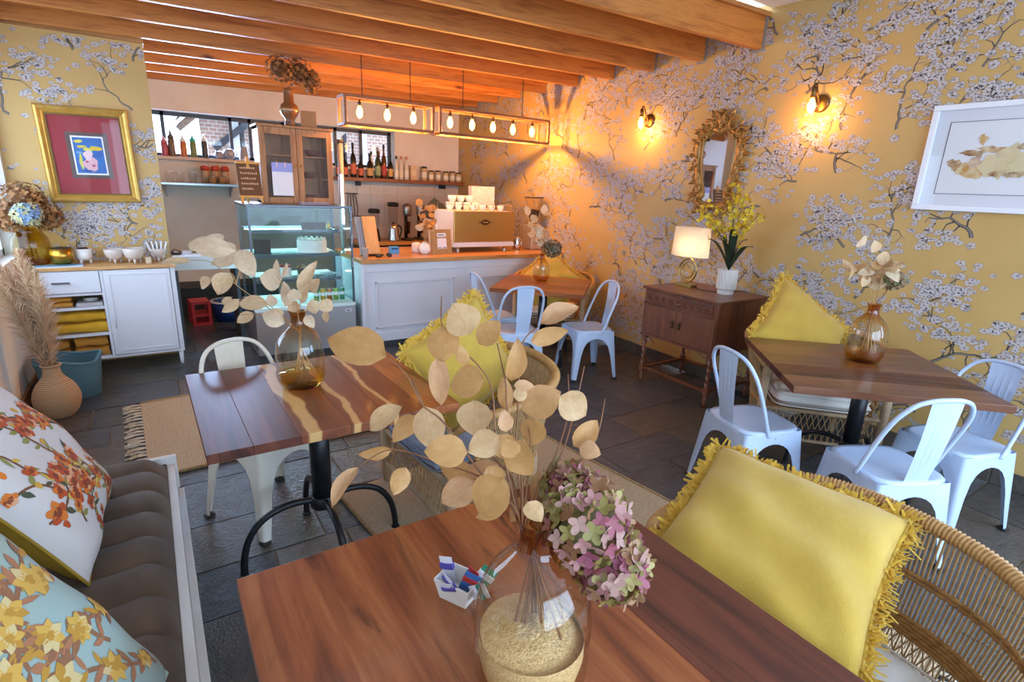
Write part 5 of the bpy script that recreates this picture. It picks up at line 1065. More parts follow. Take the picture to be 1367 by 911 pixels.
def twist(): 
    def f(u, v):
        z = .16+.25*u; a = v*2*PI; r = .0155+.005*math.sin(a*2+u*26); return (r*math.cos(a), r*math.sin(a), z)
    b = MB(); b.grid(f, 48, 16, cv=True); b.box(-.021, .021, -.021, .021, .41, .445); b.box(-.021, .021, -.021, .021, .105, .165); b.lathe([(.012, 0), (.019, .03), (.02, .07), (.014, .105)], 12); return b.mesh('twisted_leg', mah_v)
lm = twist()
for x in (.025, .57):
    for y in (.03, .71): part('twisted_leg', lm, t, (x, y, 0))
for a, c in (((.025, .03), (.025, .71)), ((.57, .03), (.57, .71)), ((.025, .03), (.57, .03)), ((.025, .71), (.57, .71))): MB().bar((*a, .135), (*c, .135), .03, .024).build('stretcher', mah, t, .003, 1)
# lamp
gold = M('lamp_brass', '#b59a5c', .28, .95); 
t = thing('table_lamp', 'lit table lamp with a double brass ring base and cream linen shade on the sideboard', 'lamp', (3.82, 2.985, .868), .0)
MB().box(-.045, .045, -.085, .085, 0, .028).build('base', gold, t, .004)
def ringm(rx, rz, zc, w): return MB().tube([(0, rx*math.cos(k*2*PI/48), zc+rz*math.sin(k*2*PI/48)) for k in range(48)], w, 8, closed=True)
ringm(.088, .098, .142, .0085).build('outer_ring', gold, t); ringm(.058, .066, .142, .0075).build('inner_ring', gold, t)
MB().tube([(0, 0, .026), (0, 0, .05)], .008, 8).build('stem', gold, t); MB().tube([(0, 0, .235), (0, 0, .36)], .007, 8).build('stem', gold, t)
sh = NT('linen_shade'); tl = sh.n('BsdfTranslucent'); mx = sh.n('MixShader'); mx.inputs[0].default_value = .5; v = sh.coords((60, 60, 260)); cc = sh.ramp(sh.noise(v, 1, 2), [(.3, '#e6d9c6'), (.7, '#f2e8d8')])
sh.set(Base_Color=cc, Roughness=.9); sh.l(cc, tl.inputs[0]); sh.l(sh.b.outputs[0], mx.inputs[1]); sh.l(tl.outputs[0], mx.inputs[2]); sh.l(mx.outputs[0], sh.out.inputs[0])
MB().lathe([(.175, .262), (.165, .50)], 40, sx=.62, sy=1.0, cap=False).build('lamp_shade', sh.m, t)
o = MB().lathe([(0, -.03), (.02, -.02), (.026, .01), (.015, .04), (0, .045)], 12, (0, -.02, .39)).build('bulb', M('lamp_bulb', '#ffe2b0', emit='#ffc874', es=7), t)
l = bpy.data.lights.new('lamp_light', 'POINT'); l.energy = 1.1; l.color = (1, .74, .44); l.shadow_soft_size = .015; q = bpy.data.objects.new('lamp_light', l); C.objects.link(q); q.parent = t; q.location = (0, -.02, .335)
b = MB(); b.tube(spline([(.02, -.085, .006), (-.03, -.2, .004), (.05, -.33, .004), (.25, -.36, .004), (.285, -.40, .002)], 6), .003, 5); b.build('cord', blk, t)
# orchid
t = thing('orchid_pot', 'white ribbed pot on the sideboard', 'plant pot', (3.86, 2.62, .868))
def potf(u, v):
    a = v*2*PI; z = .2*u; r = .062 if u < .2 else .076
    if .22 < u < .98: r += .0025*math.sin(16*a+u*9)
    return (r*math.cos(a), r*math.sin(a), z)
b = MB(); b.grid(potf, 24, 96, cv=True); b.lathe([(0, .001), (.061, .001)], 24, cap=False); b.lathe([(.076, .2), (.068, .2), (.066, .17), (0, .17)], 32, cap=False); b.build('pot_body', M('white_pot', '#d9d3cc', .6), t)
MB().lathe([(.066, .172), (.04, .185), (0, .19)], 24, cap=False).build('soil', M('soil', '#2e221a', .95), t, kind='stuff')
t = thing('orchid', 'yellow flowering orchid with dark strap leaves in the white ribbed pot', 'plant', (3.86, 2.62, 1.055)); rg = random.Random(12)
lf_m = thin('orchid_leaf', '#2b3a26', .15, .4, '#22301f', 8)
for k, (dx, dy, h, bd) in enumerate(((-.05, .24, .24, 1), (-.06, -.22, .22, 1), (-.1, .07, .28, .3), (-.08, -.06, .30, .3), (.02, .03, .32, .2), (-.11, .0, .22, .5), (.04, -.10, .26, .4), (-.03, .12, .25, .5), (-.05, -.02, .33, .1))):
    P = spline([(0, 0, 0), (dx*.25, dy*.25, h*.5), (dx*.6, dy*.6, h*.92), (dx, dy, h*(1-.0*bd))], 5); n = len(P); b = MB(); ids = []
    for i, p in enumerate(P):
        tt = i/(n-1); w = .030*math.sin(PI*min(1, .25+.75*(1-tt)))**.8*(1-tt**4)+.001; sd = Vector((dy, -dx, 0)).normalized()*w; c = Vector((0, 0, -.006))
        ids.append([b.pt(p-sd), b.pt(p+c), b.pt(p+sd)])
    for a, c in zip(ids, ids[1:]):
        for j in range(2): b.face((a[j], a[j+1], c[j+1], c[j]), True)
    b.build('leaf', lf_m, t, normals=False)
yp = [thin('orchid_yellow', '#d9bc1e', .3, .5), thin('orchid_lemon', '#e6d23c', .3, .5), thin('orchid_ochre', '#b98f1c', .3, .5)]
ft = [floret_me(m, .25) for m in yp]
for (ex, ey, ez) in ((-.06, .30, .46), (-.05, .20, .52), (-.04, .12, .36), (-.04, .02, .63), (-.02, -.06, .60), (-.04, -.14, .50), (-.02, -.20, .46), (-.03, -.10, .38), (-.05, .24, .40), (-.03, .03, .52)):
    P = spline([(0, ey*.08, .05), (ex*.4, ey*.35, ez*.6), (ex, ey, ez)], 7); MB().tube(P, .0025, 5).build('flower_stem', M('stem_green', '#5d6a34', .6), t)
    for k in range(24):
        p = P[-1-int(k*.28)]+Vector((rg.gauss(0, .022), rg.gauss(0, .028), rg.gauss(0, .024))); nn = Vector((-1+rg.gauss(0, .4), -.4+rg.gauss(0, .6), rg.gauss(0, .5))).normalized()
        o = bpy.data.objects.new('blossom', ft[rg.choice((0, 0, 1, 1, 2))]); C.objects.link(o); o.parent = t; o.matrix_local = basis(p, nn.orthogonal(), nn) @ Matrix.Rotation(rg.random()*6, 4, 'Z') @ Matrix.Scale(rg.uniform(.012, .019), 4)
# ------------------------------------------------------------------ wall lights
brz = M('bronze', '#7a5c34', .35, .9); scg = glass('sconce_glass', (.99, .97, .93))
def sconce(label, y):
    t = thing('wall_light', label, 'lamp', (XR, y, 2.30)); b = MB(); b.m = Matrix.Rotation(-PI/2, 4, 'Y'); b.lathe([(0, 0), (.062, 0), (.062, .012), (.05, .022), (0, .024)], 28, cap=False); b.build('wall_plate', brz, t)
    MB().tube(spline([(-.02, 0, .0), (-.06, 0, .05), (-.095, 0, .115), (-.115, 0, .115), (-.12, 0, .095)], 4), .006, 8).build('arm', brz, t)
    MB().lathe([(.008, .10), (.017, .09), (.019, .03), (.012, .025), (0, .025)], 16, (-.12, 0, 0)).build('socket', brz, t)
    bulb(t, -.12, 0, -.005, 6, .9); MB().lathe([(.02, .04), (.034, .025), (.044, .0), (.046, -.10), (.042, -.115)], 24, (-.12, 0, 0), cap=False).build('glass_shade', scg, t)
    return t
sconce('bronze wall light with a lit bulb left of the ornate mirror', 3.90); sconce('bronze wall light with a lit bulb between the mirror and the white picture', 2.27)
# ------------------------------------------------------------------ ornate mirror
gilt = M('gilt', '#a5793a', .42, .35, col2='#8a6029', sc=30, bump=.4, bsc=70, bd=.003)
t = thing('wall_mirror', 'ornate carved gilt mirror above the sideboard', 'mirror', (XR, 3.06, 1.86))
# outline in (y, z): +y is to the left in the picture
half = [(0, .262), (.05, .285), (.10, .255), (.145, .235), (.165, .16), (.16, .06), (.14, -.06), (.115, -.15), (.10, -.20), (.135, -.235), (.10, -.275), (.04, -.285), (0, -.28)]
O = half+[(-y, z) for y, z in half[-2:0:-1]]
O = [(p.y, p.z) for p in spline([(0, y, z) for y, z in O+[O[0]]], 3)][:-1]
b = MB(); b.poly([(-.016, y, z) for y, z in O]); b.build('mirror_glass', M('silvered', '#c9ccd0', .02, 1), t)
b = MB(); b.tube([(-.02, y*1.06, z*1.04) for y, z in O], .013, 8, closed=True); b.build('inner_bead', gilt, t)
b = MB(); b.tube([(-.016, y*1.28+.0*z, z*1.12) for y, z in O], [.030+.007*math.sin(k*1.1) for k in range(len(O))], 8, closed=True); b.build('moulded_frame', gilt, t)
rg = random.Random(8)
def scroll(cy, cz, r, s, rot, n=16):
    b = MB(); P = [(-.034-.010*(1-k/n), cy+r*(1-.8*k/n)*math.cos(rot+s*k*.45), cz+r*(1-.8*k/n)*math.sin(rot+s*k*.45)) for k in range(n)]; b.tube(P, [.0125*(1-.45*k/n) for k in range(n)], 7); b.build('carved_scroll', gilt, t)
for sg in (1, -1):
    for cy, cz, r, rot in ((.20, .27, .055, .4), (.235, .17, .045, 1.2), (.225, .05, .045, 1.8), (.20, -.06, .045, 2.0), (.175, -.17, .045, 2.4), (.19, -.27, .05, -.6), (.12, -.33, .05, -1.2), (.05, -.35, .045, -1.8), (.12, .34, .055, 1.0), (.06, .40, .05, 1.6), (.035, .345, .04, 2.6), (.15, .25, .035, .0)):
        scroll(sg*cy, cz, r, sg, rot if sg > 0 else PI-rot)
    for cy, cz, a in ((.245, .22, .5), (.255, .11, .1), (.24, .0, -.2), (.215, -.11, -.4), (.21, -.21, -.5), (.16, -.34, -1), (.08, -.385, -1.4), (.17, .33, .9), (.09, .42, 1.2), (.225, .29, .7)):
        b = MB(); b.m = Matrix.Translation((-.03, sg*cy, cz)) @ Matrix.Rotation((a if sg > 0 else PI-a), 4, 'X'); b.grid(lambda u, v: (-.016*math.sin(PI*u)*(1-abs(2*v-1)**2), .07*u-.01, .038*(v-.5)*math.sin(PI*u**.7)), 8, 6); b.build('carved_leaf', gilt, t)
b = MB(); b.ball((-.034, 0, .385), .04, 14, 8, sx=.5, sz=1.25); b.ball((-.03, 0, .455), .022, 10, 6); b.tube([(-.03, .05*math.cos(k*PI/12), .385+.068*math.sin(k*PI/12)) for k in range(24)], .010, 7, closed=True); b.build('crest', gilt, t)
b = MB(); ia = [b.pt((0, y*1.35, z*1.16)) for y, z in O]; ib = [b.pt((-.014, y*1.35, z*1.16)) for y, z in O]; b.face(ia); b.face(ib[::-1])
for k in range(len(ia)): b.face((ia[k], ia[(k+1) % len(ia)], ib[(k+1) % len(ia)], ib[k]))
b.build('backing', gilt, t)
# ------------------------------------------------------------------ white framed watercolour
wfr = M('picture_frame_white', '#e6e6ec', .35); pgl = glass('picture_glass', (.99, .99, .99), refl=.4)
t = thing('framed_watercolour', 'white framed picture of brown ink washes on the right wall', 'picture', (XR, 1.545, 1.60), 0); w, h = .86, .615
for a in ((0, 0, w, .032), (0, h-.032, w, .032)): MB().box(-.035, 0, -a[0]-a[2], -a[0], a[1], a[1]+a[3]).build('frame_bar', wfr, t, .004)
for y in (0, w-.032): MB().box(-.035, 0, -y-.032, -y, .032, h-.032).build('frame_bar', wfr, t, .004)
MB().box(-.012, -.004, -w+.03, -.03, .03, h-.03).build('mat_board', M('mat_board', '#dcdbe2', .8), t)
MB().box(-.0135, -.012, -w+.105, -.105, .105, h-.105).build('paper_sheet', M('watercolour_paper', '#e3e1e5', .85), t)
b = MB()
for a, c in (((.10, .10), (w-.10, .10)), ((.10, h-.10), (w-.10, h-.10)), ((.10, .10), (.10, h-.10)), ((w-.10, .10), (w-.10, h-.10))): b.box(-.0142, -.012, -max(a[0], c[0])-.0012, -min(a[0], c[0])+.0012, min(a[1], c[1])-.0012, max(a[1], c[1])+.0012)
b.build('mat_line', M('mat_line', '#4a4852', .7), t)
rg = random.Random(6); cols = ['#a86a2a', '#8a4e20', '#c08a3c', '#d6c49a', '#b98b86', '#6f3d1e', '#cbb98c']
wash = [M('wash_'+c[1:], c, .8, col2='#d9c7a0', sc=22) for c in cols]
for k, (y, z, ry, rz_, c) in enumerate(((.19, .26, .045, .035, 0), (.155, .28, .03, .02, 1), (.225, .235, .05, .022, 3), (.30, .245, .09, .05, 2), (.27, .285, .03, .035, 4), (.36, .26, .06, .07, 3), (.25, .335, .06, .018, 1), (.33, .355, .07, .016, 0), (.43, .29, .09, .075, 6), (.50, .37, .06, .02, 5), (.40, .22, .05, .018, 1), (.53, .27, .08, .07, 3), (.60, .25, .05, .05, 0), (.28, .41, .02, .026, 2), (.57, .40, .05, .028, 0), (.48, .215, .07, .015, 5), (.66, .30, .03, .05, 1))):
    b = MB(); n = 26; b.m = None
    b.poly([(-.0145-.00025*k, -(y+ry*(1+.25*math.sin(3*a+k)+.15*math.sin(7*a+2*k))*math.cos(a)), z+rz_*(1+.25*math.sin(4*a+k)+.15*math.sin(9*a+k))*math.sin(a)) for a in [q*2*PI/n for q in range(n)]]); b.build('ink_wash', wash[c], t)
MB().box(-.026, -.024, -w+.03, -.03, .03, h-.03).build('glass_pane', pgl, t)
# ------------------------------------------------------------------ gilt framed red picture on the pier
gf = M('gilt_frame', '#d6b060', .42, .6, col2='#c79d4c', sc=12); gfd = M('gilt_dark', '#8a6a34', .4, .7, bump=.6, bsc=120, bd=.002)
t = thing('framed_painting', 'gilt framed picture with a wide red mount and a small blue painting', 'picture', (-.625, YB, 1.362), 0); t.rotation_euler = (0, -.018, 0); w, h = .60, .735
prof = [(0, 0), (0, .028), (.008, .038), (.022, .042), (.034, .034), (.042, .022), (.05, .026), (.056, .02), (.06, .012), (.06, 0)]
def fr_side(L, name, mat, M4):
    b = MB(M4); ids = []
    for q, end in ((0, 0), (1, 1)):
        ids.append([b.pt(((d if not end else L-d), -z, d)) for d, z in prof])
    for k in range(len(prof)-1): b.face((ids[0][k], ids[0][k+1], ids[1][k+1], ids[1][k]))
    b.build(name, mat, t)
fr_side(w, 'frame_side', gf, Matrix.Identity(4)); fr_side(w, 'frame_side', gf, Matrix.Translation((w, 0, h)) @ Matrix.Rotation(PI, 4, 'Y'))
fr_side(h, 'frame_side', gf, Matrix.Translation((0, 0, h)) @ Matrix.Rotation(PI/2, 4, 'Y')); fr_side(h, 'frame_side', gf, Matrix.Translation((w, 0, 0)) @ Matrix.Rotation(-PI/2, 4, 'Y'))
b = MB()
for a in ((.058, .058, w-.058, .070), (.058, h-.07, w-.058, h-.058), (.058, .07, .07, h-.07), (w-.07, .07, w-.058, h-.07)): b.box(a[0], a[2], -.016, -.004, a[1], a[3])
b.build('beaded_slip', gfd, t)
MB().box(.06, w-.06, -.006, -.002, .06, h-.06).build('red_mount', M('mount_red', '#92101e', .6), t)
x0, x1, z0, z1 = .165, .435, .19, .545
MB().box(x0, x1, -.008, -.006, z0, z1).build('brown_mount', M('mount_brown', '#5e4a44', .7), t); MB().box(x0+.03, x1-.03, -.0095, -.008, z0+.028, z1-.028).build('white_border', wht, t)
MB().box(x0+.04, x1-.04, -.0105, -.0095, z0+.04, z1-.04).build('painting', M('paint_blue', '#2f6fb4', .6, col2='#2a57a0', sc=14), t)
def blob(y, z, ry, rz_, c, k, tw=.2):
    b = MB(); n = 22; b.poly([(x0+y+ry*(1+tw*math.sin(3*a+k))*math.cos(a), -.0108-.0002*k, z0+z+rz_*(1+tw*math.sin(2*a+k))*math.sin(a)) for a in [q*2*PI/n for q in range(n)]]); b.build('paint_shape', M('paint_'+c[1:], c, .6), t)
for k, a in enumerate(((.075, .285, .028, .012, '#d9c93a'), (.09, .245, .03, .012, '#cdbb35'), (.18, .235, .04, .02, '#d6b52c'), (.13, .225, .03, .014, '#d9c93a'), (.075, .13, .012, .055, '#c9c24a'), (.135, .11, .05, .05, '#d8a9b0'), (.125, .18, .03, .038, '#e2c2c6'), (.15, .10, .012, .012, '#b8506a'), (.11, .13, .01, .01, '#b8506a'), (.07, .20, .02, .01, '#6aa0cc'), (.10, .06, .05, .006, '#23408a'))): blob(*a, k)
MB().box(.06, w-.06, -.016, -.0148, .06, h-.06).build('glass_pane', pgl, t)
# ------------------------------------------------------------------ white buffet under the red picture
bw = M('buffet_white', '#e2e2e8', .4); btop = wood('buffet_oak', '#bf8a4f', '#d2a266', '#aa743c', axis=0, rough=.4)
t = thing('buffet', 'white buffet with an oak top, one drawer, open cubbies and a plain door', 'cabinet', (-.865, 5.345, 0)); Wd = 1.005
MB().box(-.0, Wd+.012, -.015, .395, .862, .887).build('top', btop, t, .004)
for x in (0, .49, Wd-.035): MB().box(x, x+(.02 if x != Wd-.035 else .035), .005, .39, .125, .862).build('upright', bw, t, .002)
for z in (.125, .325, .545, .66): MB().box(.02, .49, .006, .39, z, z+.02).build('shelf', bw, t, .002)
MB().box(.49, Wd-.02, .006, .39, .125, .145).build('floor_board', bw, t); MB().box(.0, Wd, .375, .39, .145, .33).build('back_panel', bw, t)
d = MB().box(.025, .487, -.004, .016, .685, .858).build('drawer', bw, t, .003); MB().box(.19, .30, -.016, -.004, .762, .775).build('bar_handle', M('nickel', '#8b8b90', .3, .9), d)
d = MB().box(.512, Wd-.038, -.004, .016, .15, .856).build('door', bw, t, .003); b = MB()
for a in ((.54, .18, Wd-.066, .192), (.54, .815, Wd-.066, .827), (.54, .192, .552, .815), (Wd-.078, .192, Wd-.066, .815)): b.box(a[0], a[2], -.008, -.004, a[1], a[3])
b.build('bead', bw, d); MB().tube(arc((.545, -.004, .38), (.545, -.035, .44), (.545, -.004, .50), 8), .006, 6).build('bow_handle', bw, d)
for x, y in ((.02, .03), (.02, .36), (Wd-.03, .03), (Wd-.03, .36)): MB().lathe([(.011, 0), (.014, .03), (.02, .125)], 12, (x, y, 0)).build('foot', bw, t)
def blanket(label, x, y, z, w, d, h, m, seed, n=3):
    t = thing('folded_blanket', label, 'blanket', (x, y, z), 0, 'blankets in the buffet cubbies')
    for k in range(n):
        hh = h/n; f = [random.Random(seed+k).uniform(4, 9) for _ in range(4)]
        def q(u, v):
            a = v*2*PI; c, s = math.cos(a), math.sin(a); mm = 1/(abs(c)**4+abs(s)**4)**.25
            return ((u-.5)*w*(1-.03*k)+.004*math.sin(f[0]*a), c*mm*d/2*(1+.02*math.sin(f[1]*u*3)), hh*k+hh/2+s*mm*hh/2*(1+.14*math.sin(f[2]*u*2+k)))
        b = MB(); b.grid(q, 16, 20, cv=True); b.build('fold', m, t)
    return t
yb1 = M('blanket_yellow', '#dca92a', .9, bump=.4, bsc=50, col2='#cf9a1e', sc=6); yb2 = M('blanket_gold', '#cf9038', .9, bump=.4, bsc=40, col2='#bd7f2e', sc=6); gbk = M('basket_grey', '#b9b3b0', .8)
blanket('golden blanket heaped in the top cubby of the buffet', -.70, 5.52, .565, .25, .28, .085, yb2, 3, 2); blanket('upper bright yellow folded blanket in the middle cubby', -.60, 5.52, .436, .44, .30, .085, yb1, 9, 1); blanket('lower bright yellow folded blanket in the middle cubby', -.60, 5.52, .345, .45, .30, .09, yb1, 14, 1)
blanket('left golden blanket in the bottom cubby of the buffet', -.74, 5.52, .145, .20, .28, .15, yb2, 21, 2); blanket('right golden blanket in the bottom cubby of the buffet', -.50, 5.52, .145, .22, .28, .16, yb2, 31, 2)
t = thing('grey_tray', 'flat grey and white tray in the right of the top cubby', 'tray', (-.47, 5.50, .566)); MB().box(-.085, .085, -.12, .12, 0, .03).build('tray_body', gbk, t, .006); MB().lathe([(.05, .03), (.05, .05), (0, .05)], 16).build('pot_lid', cer, t)
# on the buffet
yv = glass('yellow_glass', tint2=[(0, '#d9c24a'), (.35, '#ece3a8'), (.7, '#e3cf6e'), (1, '#d6bd4c')], z0=0, z1=.3)
t = thing('yellow_glass_vase', 'wide yellow glass vase holding dried hydrangeas on the left of the buffet', 'vase', (-.775, 5.53, .887)); b = MB(); Q = spline([(.08, 0, 0), (.10, 0, .03), (.118, 0, .12), (.112, 0, .2), (.085, 0, .26), (.09, 0, .29)], 5); b.lathe([(0, 0)]+[(p.x, p.z) for p in Q], 32, cap=False); b.build('vase_body', yv, t); MB().lathe([(0, .005), (.085, .006), (.10, .04), (0, .045)], 24, cap=False).build('glass_base', glass('amber_base'), t)
hydrangea('brown dried hydrangea heads in the yellow glass vase on the buffet', (-.775, 5.53, .897), [(-.76, 5.50, 1.40, .13, .11), (-.65, 5.52, 1.27, .10, .10), (-.86, 5.46, 1.26, .08, .10), (-.76, 5.62, 1.36, .12, .1)], ['#9a6a3c', '#7d5230', '#b07f4d', '#8a6a4a'], .022, .28, n=80, core='#6b4626')
hydrangea('pale blue dried hydrangea in front of the brown ones in the yellow vase', (-.775, 5.50, .897), [(-.74, 5.37, 1.29, .085, .075)], ['#a9b49a', '#7f9cc0', '#c6bd94', '#8fa9c4', '#b9b07e'], .02, .28, n=90, core='#5a7090')
t = thing('gold_pot', 'gold metal pot of dark potpourri on the buffet', 'pot', (-.60, 5.50, .887)); MB().lathe([(0, .02), (.04, .02), (.05, .0), (.052, .02), (.078, .03), (.08, .135), (.076, .135), (.074, .05), (0, .04)], 28, cap=False).build('pot_body', M('gold_metal', '#b8903c', .3, .9), t); MB().lathe([(.074, .12), (.05, .14), (0, .148)], 16, cap=False).build('potpourri', M('potpourri', '#3a2a1e', .9, bump=1, bsc=60), t, kind='stuff')
t = thing('footed_pot', 'white footed pot of dark potpourri beside the gold pot', 'pot', (-.47, 5.58, .887)); 
b = MB(); b.lathe([(0, .03), (.045, .03), (.058, .05), (.06, .12), (.056, .12), (.05, .06), (0, .05)], 24, cap=False); b.build('pot_body', cer, t); MB().lathe([(.055, .11), (.03, .128), (0, .13)], 16, cap=False).build('potpourri', M('potpourri', '#3a2a1e'), t, kind='stuff')
for k in range(3): MB().lathe([(.007, 0), (.012, .035)], 8, (.04*math.cos(k*2.1), .04*math.sin(k*2.1), 0)).build('foot', cer, t)
spk = M('speckled_bowl', '#d9cdc4', .5, col2='#c9b8ac', sc=8)
def fbowl(label, x, y, s=1.0):
    t = thing('footed_bowl', label, 'bowl', (x, y, .887), 0, 'white footed bowls on the buffet'); t.scale = (s, s, s); MB().lathe([(0, .024), (.03, .026), (.058, .05), (.07, .085), (.072, .115), (.068, .115), (.064, .085), (.05, .052), (0, .034)], 28, cap=False).build('bowl_body', spk, t)
    for k in range(3): MB().lathe([(.006, 0), (.011, .035)], 8, (.04*math.cos(k*2.1+.5), .04*math.sin(k*2.1+.5), 0)).build('foot', spk, t)
    return t
fbowl('left one of the two white footed bowls in front on the buffet', -.265, 5.55); fbowl('right one of the two white footed bowls in front on the buffet', -.13, 5.50, 1.08); fbowl('white footed bowl holding paper napkins at the right of the buffet', .04, 5.60, .95)
nap = thing('napkins', 'folded white paper napkins standing in the right footed bowl', 'napkins', (.04, 5.60, .925))
for k in range(5): b = MB(Matrix.Translation((-.035+.017*k, 0, .0)) @ Matrix.Rotation(-.3+.15*k, 4, 'Y')); b.box(-.006, .006, -.04, .04, 0, .13); b.build('napkin', wht, nap, .002, 1)
t = thing('wood_block', 'small pale wooden block in front of the footed bowls', 'block', (-.035, 5.44, .887), .2); MB().box(-.02, .02, -.015, .015, 0, .055).build('block_body', M('pale_block', '#cdb693', .6), t, .003); MB().box(-.012, .012, -.0162, -.015, .012, .044).build('face_card', M('cream_card', '#d9cdb4', .6), t)
t = thing('magazine', 'thin blue magazine lying at the left of the buffet top', 'magazine', (-.66, 5.42, .887), .08); MB().box(-.19, .19, -.05, .06, 0, .008).build('pages', M('pages', '#c9d4de', .6), t); MB().box(-.19, .19, -.05, .06, .008, .012).build('cover', M('mag_blue', '#3a7ba6', .3, col2='#7aa9c4', sc=6), t)
# ------------------------------------------------------------------ pampas vase and bin
rat = NT('rattan'); v = rat.coords((1, 1, 1), False); wv = rat.n('TexWave'); wv.bands_direction = 'Z'; rat.l(v, wv.inputs[0]); wv.inputs['Scale'].default_value = 28; wv.inputs['Distortion'].default_value = 1.5; wv.inputs['Detail'].default_value = 2
rat.set(Base_Color=rat.ramp(wv.outputs[1], [(.2, '#a8835f'), (.8, '#d2ae88')]), Roughness=.6); rat.bump(wv.outputs[1], .6, .006); rat = rat.m
t = thing('rattan_vase', 'bulbous pale rattan floor vase holding pampas grass by the left wall', 'vase', (-.655, 4.50, 0)); Q = spline([(.08, 0, 0), (.115, 0, .05), (.132, 0, .13), (.11, 0, .21), (.06, 0, .28), (.046, 0, .33), (.052, 0, .36)], 6); MB().lathe([(0, 0)]+[(p.x, p.z) for p in Q], 40, cap=False).build('vase_body', rat, t); MB().tube([(.052*math.cos(a), .052*math.sin(a), .36) for a in [k*PI/12 for k in range(24)]], .007, 6, closed=True).build('rim', rat, t)
pm = [thin('pampas', '#d6b596', .4, .9, '#c09c7a', 30), thin('pampas_pale', '#e0c8aa', .4, .9, '#ccae8c', 30)]
t = thing('pampas_grass', 'bunch of fluffy beige pampas plumes rising from the rattan floor vase', 'dried grass', (-.655, 4.50, .05)); rg = random.Random(17)
for k in range(11):
    ex, ey, ez = rg.uniform(-.17, .06), rg.uniform(-.32, .08), rg.uniform(.72, 1.08)
    P = spline([(0, 0, .0), (ex*.12, ey*.12, .30), (ex*.5, ey*.5, .30+(ez-.3)*.5), (ex, ey, ez)], 8); n = len(P); o = MB(); o.tube(P, [.004*(1-.6*i/n) for i in range(n)], 5); o = o.build('plume_stem', stem_g, t)
    b = MB()
    for i in range(460):
        f = rg.uniform(.32, 1.0); j = min(n-2, int(f*(n-1))); p = P[j].lerp(P[j+1], f*(n-1)-j); ax = (P[j+1]-P[j]).normalized(); L = (.14*math.sin(PI*min(1, (f-.28)/.72*.86+.12)))*rg.uniform(.6, 1.1)+.02
        d = (ax*1.0+Vector((rg.gauss(0, .38), rg.gauss(0, .38), rg.gauss(0, .25)))).normalized(); s = d.cross(Vector((rg.gauss(0, 1), rg.gauss(0, 1), rg.gauss(0, 1)))).normalized()*.0026; e = p+d*L+Vector((0, 0, -.02*rg.random())); m = p+d*L*.55+Vector((0, 0, .006))
        i_ = [b.pt(q) for q in (p-s*.5, p+s*.5, m+s, m-s, e)]; b.face((i_[0], i_[1], i_[2], i_[3])); b.face((i_[3], i_[2], i_[4]))
    b.build('plume', pm[k % 2], o, normals=False, kind='stuff')
t = thing('laundry_bag', 'teal cloth lined bin behind the rattan floor vase', 'bin', (-.615, 4.93, 0)); teal = M('teal_cloth', '#5f8490', .75, col2='#4c707c', sc=6, bump=.3, bsc=14, bd=.02)
def bagf(u, v):
    a = v*2*PI; c, s = math.cos(a), math.sin(a); m = 1/(abs(c)**3+abs(s)**3)**(1/3); r = .165+.03*u+.006*math.sin(5*a)*u; return (r*m*c, r*m*s*.9, .27*u+.014*math.sin(3*a+1)*u)
b = MB(); b.grid(bagf, 10, 48, cv=True); b.grid(lambda u, v: tuple(Vector(bagf(1-.6*u, v))*Vector((1, 1, 1)).x*.94+Vector((0, 0, .016*(1-u)))), 6, 48, cv=True); b.lathe([(0, .003), (.15, .003)], 24, cap=False); b.build('bag_body', teal, t)
b = MB(); b.tube([tuple(Vector(bagf(1, k/48))*.985+Vector((0, 0, .012))) for k in range(48)], .012, 6, closed=True); b.build('rolled_edge', teal, t)
# ------------------------------------------------------------------ jute rugs
def jute_mat():
    t = NT('jute'); v = t.coords((1, 1, 1), False); w1 = t.n('TexWave'); w1.bands_direction = 'X'; t.l(v, w1.inputs[0]); w1.inputs['Scale'].default_value = 34; w1.inputs['Distortion'].default_value = 3.0; w1.inputs['Detail Scale'].default_value = 3
    n = t.noise(v, 90, 3); n2 = t.noise(v, 4, 4); m = t.n('Math', operation='MULTIPLY'); t.l(w1.outputs[1], m.inputs[0]); t.l(n, m.inputs[1])
    c1 = t.ramp(m.outputs[0], [(.03, '#947a5c'), (.35, '#bba283'), (.7, '#cfb999')]); t.set(Base_Color=c1, Roughness=.95); t.bump(m.outputs[0], .8, .006); return t.m
jute = jute_mat(); tas_m = M('tassel', '#cfc4b4', .9, col2='#b39c78', sc=20)
def rug(label, cx, cy, w, d, rz, sides):
    t = thing('jute_rug', label, 'rug', (cx, cy, .001), rz); b = MB(); b.grid(lambda u, v: ((u-.5)*w, (v-.5)*d+.008*math.sin(u*9), .010+.002*math.sin(u*7)*math.sin(v*9)), 40, 30); b.grid(lambda u, v: ((u-.5)*w, (v-.5)*d+.008*math.sin(u*9), .001), 10, 8); b.build('rug_body', jute, t, normals=False)
    for s in (-.5, .5): MB().tube([((u/30-.5)*w, s*d+.008*math.sin(u/30*9), .009) for u in range(31)], .012, 6, flat=.7).build('braided_edge', M('jute_edge', '#a98a5e', .95, col2='#8a6c46', sc=60), t)
    rg = random.Random(4); b = MB()
    for s in sides:
        for k in range(int(d/.055)):
            y = -d/2+.03+k*.055
            for j in range(5):
                x0 = s*w/2; L = rg.uniform(.07, .11); y1 = y+rg.gauss(0, .018); yy = y+rg.gauss(0, .006); b.bar((x0, yy, .012), (x0+s*L*.5, (yy+y1)/2+rg.gauss(0, .006), .014), .006, .005); b.bar((x0+s*L*.5, (yy+y1)/2, .013), (x0+s*L, y1, .006), .006, .005)
    b.build('tassels', tas_m, t, kind='stuff')
    return t
